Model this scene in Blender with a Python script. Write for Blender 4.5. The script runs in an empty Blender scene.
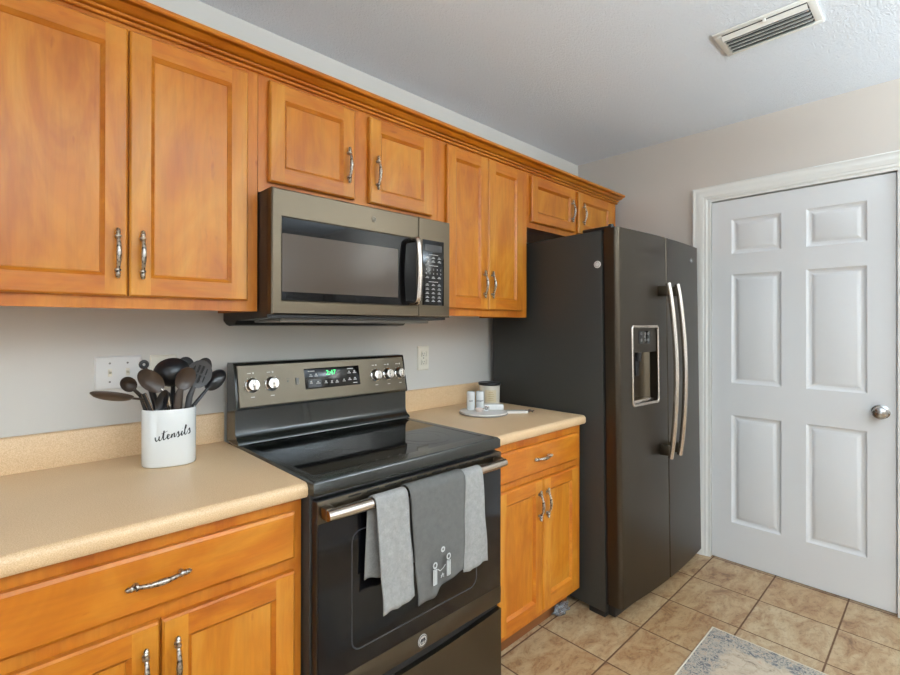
import bpy, bmesh, math, random
from mathutils import Vector, Matrix, noise
PI = math.pi
random.seed(7)
sc = bpy.context.scene
C = sc.collection

# ------------------------------------------------------------------ camera, world, lights, exposure
def look(yaw, pitch, roll):
    y, p, r = map(math.radians, (yaw, pitch, roll))
    f = Vector((math.sin(y)*math.cos(p), math.cos(y)*math.cos(p), math.sin(p)))
    rt = Vector((math.cos(y), -math.sin(y), 0)); up = rt.cross(f)
    r2 = rt*math.cos(r)+up*math.sin(r); u2 = -rt*math.sin(r)+up*math.cos(r)
    return Matrix((r2, u2, -f)).transposed()
cam = bpy.data.cameras.new('camera'); camo = bpy.data.objects.new('camera', cam); C.objects.link(camo)
camo.matrix_world = Matrix.Translation((-.617, -1.7593, 1.3274)) @ look(42.0888, .1281, .1015).to_4x4()
cam.sensor_width = 36; cam.lens = 475.767/900*36; cam.shift_x = 27.84/900; cam.shift_y = -12.57/900
cam.clip_start = .02; sc.camera = camo

sc.view_settings.view_transform = 'Standard'; sc.view_settings.look = 'None'
sc.view_settings.gamma = 1; sc.view_settings.use_curve_mapping = False
sc.view_settings.exposure = -.04
try:
    sc.cycles.use_denoising = True; sc.cycles.denoiser = 'OPENIMAGEDENOISE'
    sc.cycles.max_bounces = 8; sc.cycles.diffuse_bounces = 4; sc.cycles.glossy_bounces = 4
    sc.cycles.sample_clamp_indirect = 6; sc.cycles.caustics_reflective = False; sc.cycles.caustics_refractive = False
except Exception: pass
w = bpy.data.worlds.new('daylight'); sc.world = w; w.use_nodes = True
w.node_tree.nodes['Background'].inputs[0].default_value = (.80, .90, 1, 1)
w.node_tree.nodes['Background'].inputs[1].default_value = 2.2

def area(name, loc, target, sx, sy, power, col):
    l = bpy.data.lights.new(name, 'AREA'); l.shape = 'RECTANGLE'; l.size = sx; l.size_y = sy; l.energy = power; l.color = col
    o = bpy.data.objects.new(name, l); o.location = loc
    o.rotation_euler = (Vector(target)-Vector(loc)).to_track_quat('-Z', 'Y').to_euler(); C.objects.link(o); return o
YF = -4.3; XL = -3.4; XR = 2.458; H = 2.464
CW = (.86, .955, 1)
area('window_daylight', (1.45, YF+.12, 1.45), (1.45, 0, 1.6), .9, 1.2, 9, CW)
area('dining_window_fill', (XL+.12, -2.4, 1.35), (0, -2.4, 1.7), 1.7, 1.9, 9, CW)  # fill panel set in an unseen side window, added for more light
area('added_pendant_upfill', (.25, -2.35, 2.02), (.25, -2.35, 9), .42, .42, 44, (.82, .94, 1)).data.shape = 'DISK'  # added out-of-view lamp that washes the ceiling with fill
area('added_pendant_downfill', (.25, -2.35, 1.93), (.25, -2.35, 0), .42, .42, 7, CW).data.shape = 'DISK'  # downward half of the added pendant fill
area('added_dining_fill', (-1.6, -2.9, H-.13), (-1.6, -2.9, 0), .45, .45, 5, CW)  # added overhead lamp out of view, for general fill
for _n, _x, _y, _p in (('added_ceiling_fill', 1.95, -3.20, 100), ('added_ceiling_fill', -1.0, -3.35, 130)):  # added uplights outside the view that brighten the ceiling
    area(_n, (_x, _y, 1.80), (_x, _y, 9),   .34, .34, _p, (.82, .94, 1)).data.shape = 'DISK'

# ------------------------------------------------------------------ materials
def lin(c): return tuple(((x/255)/12.92 if x/255 <= .04045 else (((x/255)+.055)/1.055)**2.4) for x in c)+(1,)
def mat(name, col, rough=.5, metal=0, coat=0, spec=.5, emit=None, es=0, srgb=True):
    m = bpy.data.materials.new(name); m.use_nodes = True
    b = m.node_tree.nodes['Principled BSDF']
    b.inputs['Base Color'].default_value = lin(col) if srgb else tuple(col)+(1,)
    b.inputs['Roughness'].default_value = rough; b.inputs['Metallic'].default_value = metal
    b.inputs['Coat Weight'].default_value = coat; b.inputs['Specular IOR Level'].default_value = spec
    if emit: b.inputs['Emission Color'].default_value = lin(emit); b.inputs['Emission Strength'].default_value = es
    return m
def N(m, t, **kw):
    n = m.node_tree.nodes.new(t)
    for k, v in kw.items():
        if k.startswith('i_'): n.inputs[int(k[2:]) if k[2:].isdigit() else k[2:].replace('_', ' ')].default_value = v
        else: setattr(n, k, v)
    return n
def L(m, a, b): m.node_tree.links.new(a, b)
def coords(m, scale=(1, 1, 1), rot=(0, 0, 0)):
    tc = N(m, 'ShaderNodeTexCoord'); mp = N(m, 'ShaderNodeMapping')
    mp.inputs['Scale'].default_value = scale; mp.inputs['Rotation'].default_value = rot
    L(m, tc.outputs['Object'], mp.inputs[0]); return mp.outputs[0]
def ramp(m, src, stops):
    r = N(m, 'ShaderNodeValToRGB'); e = r.color_ramp.elements
    while len(e) < len(stops): e.new(.5)
    for el, (p, c) in zip(e, stops): el.position = p; el.color = c if len(c) == 4 else lin(c)
    L(m, src, r.inputs[0]); return r.outputs[0]
def mix(m, fac, a, b, mode='MIX'):
    n = N(m, 'ShaderNodeMix', data_type='RGBA', blend_type=mode)
    for s, v in ((n.inputs[0], fac), (n.inputs[6], a), (n.inputs[7], b)):
        if hasattr(v, 'is_linked'): L(m, v, s)
        elif isinstance(v, (int, float)): s.default_value = v
        else: s.default_value = v if len(v) == 4 else lin(v)
    return n.outputs[2]
def nz(m, vec, scale, detail=3, rough=.5, dist=0):
    n = N(m, 'ShaderNodeTexNoise'); n.inputs['Scale'].default_value = scale; n.inputs['Detail'].default_value = detail
    n.inputs['Roughness'].default_value = rough; n.inputs['Distortion'].default_value = dist
    if vec is not None: L(m, vec, n.inputs['Vector'])
    return n.outputs['Fac']
def bump(m, h, strength=.3, dist=.002):
    b = N(m, 'ShaderNodeBump'); b.inputs['Strength'].default_value = strength; b.inputs['Distance'].default_value = dist
    L(m, h, b.inputs['Height']); L(m, b.outputs[0], m.node_tree.nodes['Principled BSDF'].inputs['Normal'])
def base(m, out): L(m, out, m.node_tree.nodes['Principled BSDF'].inputs['Base Color'])

def wood(name, axis, c1, c2, c3, rough=.33):
    m = mat(name, c2, rough, coat=.12, spec=.38); m.node_tree.nodes['Principled BSDF'].inputs['Coat Roughness'].default_value = .25
    s = [1, 1, 1]; s['xyz'.index(axis)] = .09
    v = coords(m, tuple(s)); g = nz(m, v, 60, 4, .6, .4)
    s2 = [1, 1, 1]; s2['xyz'.index(axis)] = .35
    v2 = coords(m, tuple(s2)); b = nz(m, v2, 5.5, 4, .62, 1.2)
    col = ramp(m, b, [(.34, c1), (.5, c2), (.66, c3)])
    gr = ramp(m, g, [(.30, (218, 218, 218)), (.6, (255, 255, 255))])
    col = mix(m, .5, col, gr, 'MULTIPLY')
    # small dark mineral flecks along the grain
    f = nz(m, coords(m, tuple(.5 if k == .09 else 1.6 for k in s)), 22, 2, .5)
    fl = ramp(m, f, [(.70, (255, 255, 255)), (.79, (205, 175, 150))])
    base(m, mix(m, .7, col, fl, 'MULTIPLY')); return m
W1, W2, W3 = (172, 96, 17), (190, 117, 29), (201, 136, 49)
WV = wood('honey_maple_vertical', 'z', W1, W2, W3)
WH = wood('honey_maple_horizontal', 'x', (168, 88, 15), (184, 106, 22), (196, 124, 36))
WF = wood('honey_maple_frame', 'z', (168, 88, 18), (184, 106, 26), (194, 120, 36), .4)
WIN = mat('cabinet_interior', (190, 140, 90), .6)
GAP = mat('dark_gap', (22, 18, 15), .8)

wall_m = mat('wall_paint', (206, 203, 197), .7)
bump(wall_m, nz(wall_m, coords(wall_m), 260, 3), .12, .001)
wallr_m = mat('wall_paint_greige', (209, 200, 191), .7)
bump(wallr_m, nz(wallr_m, coords(wallr_m), 260, 3), .12, .001)
ceil_m = mat('textured_ceiling', (232, 237, 244), .85)
_v = coords(ceil_m)
_n = mix(ceil_m, .5, nz(ceil_m, _v, 75, 4, .6, .6), nz(ceil_m, _v, 170, 3, .6))
bump(ceil_m, _n, .75, .015)
white_trim = mat('white_trim_paint', (236, 235, 230), .35)
door_white = mat('white_door_paint', (232, 233, 234), .38)
bump(door_white, nz(door_white, coords(door_white, (1, 1, .12)), 160, 4, .7), .10, .0006)

def tile_mat():
    m = mat('ceramic_tile', (180, 150, 115), .38)
    tc = N(m, 'ShaderNodeTexCoord'); sp = N(m, 'ShaderNodeSeparateXYZ'); L(m, tc.outputs['Object'], sp.inputs[0])
    def M(op, a, b=None, c=None):
        n = N(m, 'ShaderNodeMath', operation=op)
        for i, v in enumerate((a, b, c)):
            if v is None: continue
            if hasattr(v, 'is_linked'): L(m, v, n.inputs[i])
            else: n.inputs[i].default_value = v
        return n.outputs[0]
    PX, PY, OX, OY = .3185, .2925, 1.1885, -.8480
    ux = M('DIVIDE', M('SUBTRACT', sp.outputs[0], OX), PX); uy = M('DIVIDE', M('SUBTRACT', sp.outputs[1], OY), PY)
    fx = M('MULTIPLY', M('PINGPONG', ux, .5), PX); fy = M('MULTIPLY', M('PINGPONG', uy, .5), PY)
    d = M('MINIMUM', fx, fy)
    wob = M('MULTIPLY', nz(m, tc.outputs['Object'], 45, 2), .0016)
    d = M('SUBTRACT', d, wob)
    g = N(m, 'ShaderNodeMapRange'); g.inputs[1].default_value = .0014; g.inputs[2].default_value = .0036; L(m, d, g.inputs[0])
    cb = N(m, 'ShaderNodeCombineXYZ'); L(m, M('FLOOR', ux), cb.inputs[0]); L(m, M('FLOOR', uy), cb.inputs[1])
    wn = N(m, 'ShaderNodeTexWhiteNoise', noise_dimensions='3D'); L(m, cb.outputs[0], wn.inputs[0])
    ad = N(m, 'ShaderNodeVectorMath', operation='MULTIPLY_ADD'); L(m, wn.outputs['Color'], ad.inputs[0]); ad.inputs[1].default_value = (7, 7, 7); L(m, tc.outputs['Object'], ad.inputs[2])
    mp = N(m, 'ShaderNodeMapping'); mp.inputs['Rotation'].default_value = (0, 0, .6); mp.inputs['Scale'].default_value = (1, 1.9, 1); L(m, ad.outputs[0], mp.inputs[0])
    a = nz(m, mp.outputs[0], 7, 8, .68, .9); b = nz(m, mp.outputs[0], 38, 6, .7, .5)
    col = ramp(m, a, [(.28, (112, 78, 48)), (.40, (158, 124, 88)), (.53, (180, 156, 122)), (.70, (192, 173, 142))])
    sp2 = ramp(m, b, [(.30, (160, 128, 100)), (.5, (255, 255, 255))])
    col = mix(m, .6, col, sp2, 'MULTIPLY')
    tint = ramp(m, wn.outputs['Value'], [(0, (240, 226, 210)), (1, (255, 255, 255))])
    col = mix(m, 1.0, col, tint, 'MULTIPLY')
    base(m, mix(m, g.outputs[0], (96, 66, 42), col))
    r = N(m, 'ShaderNodeMapRange'); r.inputs[3].default_value = .8; r.inputs[4].default_value = .36; L(m, g.outputs[0], r.inputs[0])
    L(m, r.outputs[0], m.node_tree.nodes['Principled BSDF'].inputs['Roughness'])
    hh = M('ADD', g.outputs[0], M('MULTIPLY', a, .35)); bump(m, hh, .5, .0025)
    return m
TILE = tile_mat()

def laminate():
    m = mat('beige_laminate', (204, 172, 130), .36)
    v = coords(m)
    a = nz(m, v, 420, 3, .7); b = nz(m, v, 6, 3)
    c = ramp(m, a, [(.38, (200, 162, 120)), (.5, (221, 187, 145)), (.64, (232, 204, 165))])
    base(m, mix(m, .25, c, ramp(m, b, [(.3, (212, 180, 138)), (.7, (228, 200, 160))]))); return m
LAM = laminate()
SLATE = mat('slate_steel', (96, 88, 76), .33, 1)
_b = nz(SLATE, coords(SLATE, (1, 1, .02)), 350, 2, .5); bump(SLATE, _b, .04, .0004)
SLATE_H = mat('slate_steel_horizontal', (94, 84, 70), .34, 1)  # slate steel brushed crosswise, one even colour
_b = nz(SLATE_H, coords(SLATE_H, (.02, 1, 1)), 350, 2, .5); bump(SLATE_H, _b, .05, .0004)
FASCIA = mat('slate_fascia', (88, 81, 70), .34, 1)
FRIDGE = mat('fridge_slate', (72, 64, 54), .31, .88)
BAR = mat('bright_steel_bar', (196, 186, 176), .25, 1)
CHROME = mat('polished_chrome', (215, 213, 210), .12, 1)
SILVER = mat('antique_silver', (178, 168, 156), .28, 1)
_b = nz(SILVER, coords(SILVER), 160, 3); base(SILVER, ramp(SILVER, _b, [(.35, (70, 62, 56)), (.55, (196, 188, 178))]))
BLACKM = mat('black_enamel', (26, 28, 25), .22, 0, coat=.3)
SIDE = mat('black_textured_side', (50, 50, 47), .42)
bump(SIDE, nz(SIDE, coords(SIDE), 700, 2), .35, .0008)
GLASS = mat('black_glass', (6, 6, 7), .04, 0, spec=.42)
OVEN = mat('oven_glass', (10, 10, 13), .13, 0, spec=.36)
MWIN = mat('microwave_glass', (10, 9, 10), .05, 0, spec=.14)
MSCR = mat('microwave_screen', (78, 68, 60), .10, 0, spec=.2)
RINGM = mat('burner_ring_print', (42, 42, 44), .08)
PLASTIC = mat('black_plastic', (24, 24, 25), .35)
NYLON = mat('black_nylon', (26, 26, 28), .28, spec=.5)
NYLON_REFL = mat('brown_reflection_nylon', (60, 46, 36), .4)  # black nylon coloured brown to paint in the worktop's reflection
GREYP = mat('grey_plastic', (120, 118, 114), .4)
WHITEP = mat('white_plastic', (228, 228, 226), .35)
IVORY = mat('ivory_plastic', (226, 222, 208), .35)
CERAM = mat('white_ceramic', (228, 230, 229), .18, coat=.4)
INK = mat('black_ink', (28, 28, 32), .5)
PRINT = mat('pale_print', (190, 188, 184), .5)
GREEN = mat('green_digits', (60, 220, 110), .5, emit=(80, 255, 130), es=1.6)
WAX = mat('candle_glass', (226, 220, 206), .12, coat=.5)
GOLDL = mat('cream_label', (222, 208, 176), .5)
MARBLE = mat('marble', (232, 228, 222), .25)
PEWTER = mat('dark_pewter', (96, 78, 70), .35, .8)
CLEAR = mat('clear_plastic', (225, 228, 232), .12); CLEAR.node_tree.nodes['Principled BSDF'].inputs['Transmission Weight'].default_value = .75
NICKEL = mat('satin_nickel', (176, 174, 172), .18, 1)
BIND = mat('cream_binding', (208, 198, 180), .9)

def cloth(name, c, c2, sc_=900):
    m = mat(name, c, .95, spec=.15)
    v = coords(m); a = nz(m, v, sc_, 2, .6); b = nz(m, v, 60, 4, .6)
    base(m, mix(m, .5, ramp(m, a, [(.35, c2), (.65, c)]), ramp(m, b, [(.3, c2), (.7, c)])))
    bump(m, a, .6, .0012); return m
LTOWEL = cloth('light_grey_terry', (164, 162, 159), (130, 129, 127), 520)
DTOWEL = cloth('mid_grey_cotton', (108, 106, 103), (92, 91, 89), 1400)
EMB = mat('white_stitching', (186, 187, 185), .9)

def rug_mat(x0, x1, y0, y1):
    m = mat('distressed_rug', (190, 180, 165), .95, spec=.1)
    tc = N(m, 'ShaderNodeTexCoord'); sp = N(m, 'ShaderNodeSeparateXYZ'); L(m, tc.outputs['Object'], sp.inputs[0])
    def M(op, a, b=None):
        n = N(m, 'ShaderNodeMath', operation=op)
        for i, v in enumerate((a, b)):
            if v is None: continue
            if hasattr(v, 'is_linked'): L(m, v, n.inputs[i])
            else: n.inputs[i].default_value = v
        return n.outputs[0]
    hx, hy = (x1-x0)/2, (y1-y0)/2
    ex = M('SUBTRACT', hx, M('ABSOLUTE', sp.outputs[0])); ey = M('SUBTRACT', hy, M('ABSOLUTE', sp.outputs[1]))
    e = M('MINIMUM', ex, ey)
    v = tc.outputs['Object']
    e2 = M('ADD', e, M('MULTIPLY', M('SUBTRACT', nz(m, v, 24, 4, .7), .5), .09))
    f = N(m, 'ShaderNodeMapRange'); f.inputs[1].default_value = .085; f.inputs[2].default_value = .105; L(m, e2, f.inputs[0])
    n1 = nz(m, v, 48, 6, .75, 1.8); n2 = nz(m, v, 24, 5, .7, .8)
    border = ramp(m, n1, [(.36, (96, 97, 102)), (.45, (134, 134, 134)), (.52, (194, 184, 168)), (.64, (182, 156, 136))])
    field = ramp(m, n2, [(.32, (132, 120, 110)), (.40, (190, 172, 150)), (.55, (208, 194, 172)), (.70, (200, 172, 150))])
    base(m, mix(m, f.outputs[0], border, field)); bump(m, n1, .6, .003)
    return m

# ------------------------------------------------------------------ mesh building helpers
class MB:
    def __init__(s): s.v = []; s.f = []
    def add(s, vs, fs):
        o = len(s.v); s.v += [tuple(p) for p in vs]; s.f += [tuple(i+o for i in f) for f in fs]; return s
    def box(s, x0, x1, y0, y1, z0, z1, bev=0, seg=2):
        bm = bmesh.new(); bmesh.ops.create_cube(bm, size=1)
        for v in bm.verts: v.co = Vector(((x0+x1)/2+v.co.x*(x1-x0), (y0+y1)/2+v.co.y*(y1-y0), (z0+z1)/2+v.co.z*(z1-z0)))
        if bev: bmesh.ops.bevel(bm, geom=bm.edges[:], offset=bev, segments=seg, affect='EDGES', profile=.5)
        bm.verts.index_update(); s.add([v.co for v in bm.verts], [[v.index for v in f.verts] for f in bm.faces]); bm.free(); return s
    def extrude(s, poly, axis, a, b, caps=True):
        # closed outline in the two other axes (cyclic order), run along axis from a to b
        n = len(poly)
        def P(p, t): return {'x': (t, p[0], p[1]), 'y': (p[0], t, p[1]), 'z': (p[0], p[1], t)}[axis]
        vs = [P(p, a) for p in poly]+[P(p, b) for p in poly]
        fs = [(i, (i+1) % n, n+(i+1) % n, n+i) for i in range(n)]
        if caps: fs += [tuple(range(n))[::-1], tuple(range(n, 2*n))]
        return s.add(vs, fs)
    def lathe(s, prof, M=None, n=24):
        vs = []; fs = []; k = len(prof)
        for i in range(n):
            a = 2*PI*i/n
            for r, z in prof: vs.append(Vector((r*math.cos(a), r*math.sin(a), z)))
        for i in range(n):
            j = (i+1) % n
            for q in range(k-1): fs.append((i*k+q, j*k+q, j*k+q+1, i*k+q+1))
        if M: vs = [M @ p for p in vs]
        return s.add(vs, fs)
    def tube(s, path, rad, n=10, flat=1.0, upv=(0, 0, 1), closed=False):
        P = [Vector(p) for p in path]; R = rad if isinstance(rad, (list, tuple)) else [rad]*len(P)
        vs = []; fs = []; m = len(P); up = Vector(upv)
        for i, p in enumerate(P):
            if closed: t = (P[(i+1) % m]-P[i-1])
            else: t = (P[min(i+1, m-1)]-P[max(i-1, 0)])
            t.normalize(); a = t.cross(up)
            if a.length < 1e-3: a = t.cross(Vector((1, 0, 0)))
            a.normalize(); b = a.cross(t).normalized()
            for k in range(n):
                th = 2*PI*k/n; vs.append(p+a*math.cos(th)*R[i]+b*math.sin(th)*R[i]*flat)
        for i in range(m if closed else m-1):
            j = (i+1) % m
            for k in range(n): fs.append((i*n+k, i*n+(k+1) % n, j*n+(k+1) % n, j*n+k))
        if not closed: fs += [tuple(range(n))[::-1], tuple((m-1)*n+k for k in range(n))]
        return s.add(vs, fs)
    def board(s, W, Hh, T, panels, prof, F, edge=(.0, .0)):
        # a board with recessed panels: local u across, v up, w out of the face; F maps (u,v,w) to space
        ch, cd = edge
        us = sorted({ch, W-ch} | {p[0] for p in panels} | {p[2] for p in panels})
        vs_ = sorted({ch, Hh-ch} | {p[1] for p in panels} | {p[3] for p in panels})
        idx = {}
        def vt(u, v, w):
            k = (round(u, 5), round(v, 5), round(w, 5))
            if k not in idx: idx[k] = len(s.v); s.v.append(tuple(F(u, v, w)))
            return idx[k]
        def isp(u, v):
            return any(p[0]-1e-6 < u < p[2]+1e-6 and p[1]-1e-6 < v < p[3]+1e-6 for p in panels)
        for i in range(len(us)-1):
            for j in range(len(vs_)-1):
                if isp((us[i]+us[i+1])/2, (vs_[j]+vs_[j+1])/2): continue
                s.f.append((vt(us[i], vs_[j], T), vt(us[i+1], vs_[j], T), vt(us[i+1], vs_[j+1], T), vt(us[i], vs_[j+1], T)))
        def ring(r0, w0, r1, w1):
            a = [(r0[0], r0[1]), (r0[2], r0[1]), (r0[2], r0[3]), (r0[0], r0[3])]
            b = [(r1[0], r1[1]), (r1[2], r1[1]), (r1[2], r1[3]), (r1[0], r1[3])]
            for q in range(4):
                e = (q+1) % 4
                s.f.append((vt(*a[q], w0), vt(*a[e], w0), vt(*b[e], w1), vt(*b[q], w1)))
        for p in panels:
            cur = p; cw = T
            for ins, dz in prof:
                nx = (p[0]+ins, p[1]+ins, p[2]-ins, p[3]-ins); ring(cur, cw, nx, T+dz); cur = nx; cw = T+dz
            s.f.append((vt(cur[0], cur[1], cw), vt(cur[2], cur[1], cw), vt(cur[2], cur[3], cw), vt(cur[0], cur[3], cw)))
        r = (ch, ch, W-ch, Hh-ch); o = (0, 0, W, Hh)
        ring(o, T-cd, r, T) if ch else None
        ring(o, 0, o, T-cd)
        s.f.append((vt(0, 0, 0), vt(0, Hh, 0), vt(W, Hh, 0), vt(W, 0, 0)))
        return s
    def move(s, M): s.v = [tuple(M @ Vector(p)) for p in s.v]; return s

def root_of(o):
    while o.parent: o = o.parent
    return o
def obj(name, mb, m, parent=None, smooth=40, kind=None, local=False, label=None):
    """link a mesh; with a parent the vertices given in room coordinates are taken relative to the thing's base"""
    me = bpy.data.meshes.new(name); V = [Vector(p) for p in mb.v]
    if parent:
        off = Vector((0, 0, 0)) if (local or root_of(parent).get('_l')) else root_of(parent).location.copy()
        loc = Vector((0, 0, 0))
    else:
        xs = [p.x for p in V]; ys = [p.y for p in V]; zs = [p.z for p in V]
        off = Vector(((min(xs)+max(xs))/2, (min(ys)+max(ys))/2, min(zs))); loc = off
        if local: off = loc = Vector((0, 0, 0))
    me.from_pydata([p-off for p in V], [], mb.f)
    bm = bmesh.new(); bm.from_mesh(me); bmesh.ops.remove_doubles(bm, verts=bm.verts, dist=1e-5)
    bmesh.ops.recalc_face_normals(bm, faces=bm.faces); bm.to_mesh(me); bm.free()
    if smooth:
        me.polygons.foreach_set('use_smooth', [True]*len(me.polygons)); me.set_sharp_from_angle(angle=math.radians(smooth))
    for mm in (m if isinstance(m, list) else [m]): me.materials.append(mm)
    o = bpy.data.objects.new(name, me); C.objects.link(o); o.parent = parent; o.location = loc
    if kind: o['kind'] = kind
    if label: o['label'] = label
    return o
def tag(o, label, cat, group=None):
    o['label'] = label; o['category'] = cat
    if group: o['group'] = group
    return o
LOCAL = set()
def thing(name, label, cat, loc, group=None):
    o = bpy.data.objects.new(name, None); C.objects.link(o); o.location = loc; o.empty_display_size = .1
    return tag(o, label, cat, group)
def struct(name, mb, m, **k): return obj(name, mb, m, kind='structure', **k)
def text_mb(txt, size, M, depth=.0004, shear=0, ax='CENTER'):
    cu = bpy.data.curves.new('t', 'FONT'); cu.body = txt; cu.size = size; cu.extrude = depth; cu.align_x = ax; cu.align_y = 'CENTER'; cu.shear = shear; cu.resolution_u = 3
    o = bpy.data.objects.new('t', cu); C.objects.link(o); dg = bpy.context.evaluated_depsgraph_get()
    me = bpy.data.meshes.new_from_object(o.evaluated_get(dg))
    mb = MB().add([M @ v.co for v in me.vertices], [tuple(p.vertices) for p in me.polygons])
    bpy.data.objects.remove(o); bpy.data.curves.remove(cu); bpy.data.meshes.remove(me); return mb
def FM(origin, u, v):
    """frame matrix: local x -> u, y -> v, z -> u x v"""
    u = Vector(u).normalized(); v = Vector(v).normalized(); n = u.cross(v)
    return Matrix.Translation(origin) @ Matrix((u, v, n)).transposed().to_4x4()
FRONT = lambda x, y, z: FM((x, y, z), (1, 0, 0), (0, 0, 1))       # text on a face that looks to -y

# ------------------------------------------------------------------ room shell
def quadbox(*a): return MB().box(*a)
struct('floor', quadbox(XL, XR+.12, YF, .12, -.06, 0), TILE, local=True)
struct('ceiling', quadbox(XL, XR+.12, YF, .12, H, H+.06), ceil_m, local=True)
struct('wall_back', quadbox(XL, XR+.12, 0, .12, 0, H), wall_m, local=True)
DY0, DY1, DZ = -.838, -1.602, 2.046
wr = MB().box(XR, XR+.12, DY0+.022, 0, 0, H).box(XR, XR+.12, YF, DY1-.022, 0, H).box(XR, XR+.12, DY1-.022, DY0+.022, DZ+.022, H)
struct('wall_right', wr, wallr_m, local=True)
# wall behind the camera with a window, and the dining side with a wide window added for fill light
WX0, WX1, WZ0, WZ1 = .95, 1.95, .85, 2.1
struct('wall_front', MB().box(XL, WX0, YF-.12, YF, 0, H).box(WX1, XR+.12, YF-.12, YF, 0, H).box(WX0, WX1, YF-.12, YF, 0, WZ0).box(WX0, WX1, YF-.12, YF, WZ1, H), wallr_m, local=True)
VY0, VY1, VZ0, VZ1 = -3.25, -1.55, .4, 2.2
struct('wall_left', MB().box(XL-.12, XL, YF-.12, VY0, 0, H).box(XL-.12, XL, VY1, .12, 0, H).box(XL-.12, XL, VY0, VY1, 0, VZ0).box(XL-.12, XL, VY0, VY1, VZ1, H), wallr_m, local=True)
def window_frame(name, axis, a0, a1, z0, z1, p):
    mb = MB(); q = .05
    def b(u0, u1, w0, w1, d0=-.03, d1=.03):
        if axis == 'x': mb.box(u0, u1, p+d0, p+d1, w0, w1, .004)
        else: mb.box(p+d0, p+d1, u0, u1, w0, w1, .004)
    b(a0, a1, z0, z0+q); b(a0, a1, z1-q, z1); b(a0, a0+q, z0+q, z1-q); b(a1-q, a1, z0+q, z1-q); b((a0+a1)/2-.02, (a0+a1)/2+.02, z0+q, z1-q)
    return struct(name, mb, white_trim, local=True)
window_frame('window_1', 'x', WX0, WX1, WZ0, WZ1, YF-.06)
window_frame('window_2', 'y', VY0, VY1, VZ0, VZ1, XL-.06)
struct('trim_3', MB().box(WX0-.07, WX0, YF, YF+.018, WZ0-.07, WZ1+.07, .004).box(WX1, WX1+.07, YF, YF+.018, WZ0-.07, WZ1+.07, .004).box(WX0, WX1, YF, YF+.018, WZ1, WZ1+.07, .004).box(WX0, WX1, YF, YF+.03, WZ0-.07, WZ0, .004), white_trim, local=True)

# door in the right wall: six raised panels
leafx = XR+.012          # the face of the leaf, set a little behind the wall face
W_ = DY0-DY1-.006
ly = DY0-.003
F = lambda u, v, w: (leafx+.035-w, ly-u, .008+v)
def pu(a, b): return (ly-a, ly-b)
cols = [pu(-.939, -1.167), pu(-1.270, -1.499)]
rows = [(.228, .831), (1.010, 1.620), (1.735, 1.929)]
panels = [(c[0], r[0]-.008, c[1], r[1]-.008) for c in cols for r in rows]
d = struct('door_1', MB().board(W_, DZ-.014, .035, panels, [(.006, -.006), (.014, -.009), (.022, -.009), (.036, -.002), (.040, -.001)], F, (.002, .002)), door_white, local=True, smooth=25)
kx, ky, kz = leafx, -1.546, .93
Mk = FM((kx, ky, kz), (0, 1, 0), (0, 0, -1)) @ Matrix.Rotation(PI, 4, 'X') if False else Matrix.Translation((kx, ky, kz)) @ Matrix.Rotation(-PI/2, 4, 'Y')
obj('door_knob', MB().lathe([(0, 0), (.033, 0), (.033, .004), (.028, .008), (.014, .011), (.012, .028), (.018, .034), (.027, .042), (.0285, .052), (.025, .061), (.014, .067), (0, .068)], Mk, 32), NICKEL, d, local=True, label='satin nickel round knob')
# casing and jamb
def casing():
    prof = [(0, 0), (.018, 0), (.020, .006), (.017, .012), (.015, .020), (.016, .030), (.013, .040), (.012, .052), (.008, .058), (.008, .068), (.004, .074), (0, .074)]
    # prof: (out from wall, distance from the outer edge); swept with mitres round the opening
    yo0, yo1, zt = DY0+.090, DY1-.090, DZ+.086
    mb = MB(); n = len(prof); st = []
    for (cy, cz, sy, sz) in ((yo0, 0, -1, 0), (yo0, zt, -1, -1), (yo1, zt, 1, -1), (yo1, 0, 1, 0)):
        st.append([(XR-o, cy+sy*dn, cz+sz*dn) for o, dn in prof])
    vs = [p for r in st for p in r]; fs = []
    for k in range(3):
        for i in range(n-1): fs.append((k*n+i, k*n+i+1, (k+1)*n+i+1, (k+1)*n+i))
    fs += [tuple(range(n)), tuple(3*n+i for i in range(n))]
    return mb.add(vs, fs)
struct('trim_1', casing(), white_trim, local=True, smooth=30)
struct('trim_2', MB().box(XR-.002, XR+.1, DY0, DY0+.0215, 0, DZ+.0215).box(XR-.002, XR+.1, DY1-.0215, DY1, 0, DZ+.0215).box(XR-.002, XR+.1, DY1, DY0, DZ, DZ+.0215)
       .box(leafx+.036, leafx+.05, DY0-.012, DY0, 0, DZ).box(leafx+.036, leafx+.05, DY1, DY1+.012, 0, DZ).box(leafx+.036, leafx+.05, DY1+.012, DY0-.012, DZ-.012, DZ), white_trim, local=True)
bp_ = [(0, 0), (.014, 0), (.014, .075), (.010, .085), (.004, .092), (0, .092)]
struct('baseboard_right', MB().extrude([(XR-a, b) for a, b in bp_], 'y', YF, DY1-.092), white_trim, local=True)
struct('baseboard_left', MB().extrude([(XL+a, b) for a, b in bp_], 'y', YF, 0), white_trim, local=True)
struct('baseboard_front', MB().extrude([(YF+a, b) for a, b in bp_], 'x', XL, XR), white_trim, local=True)

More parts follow.
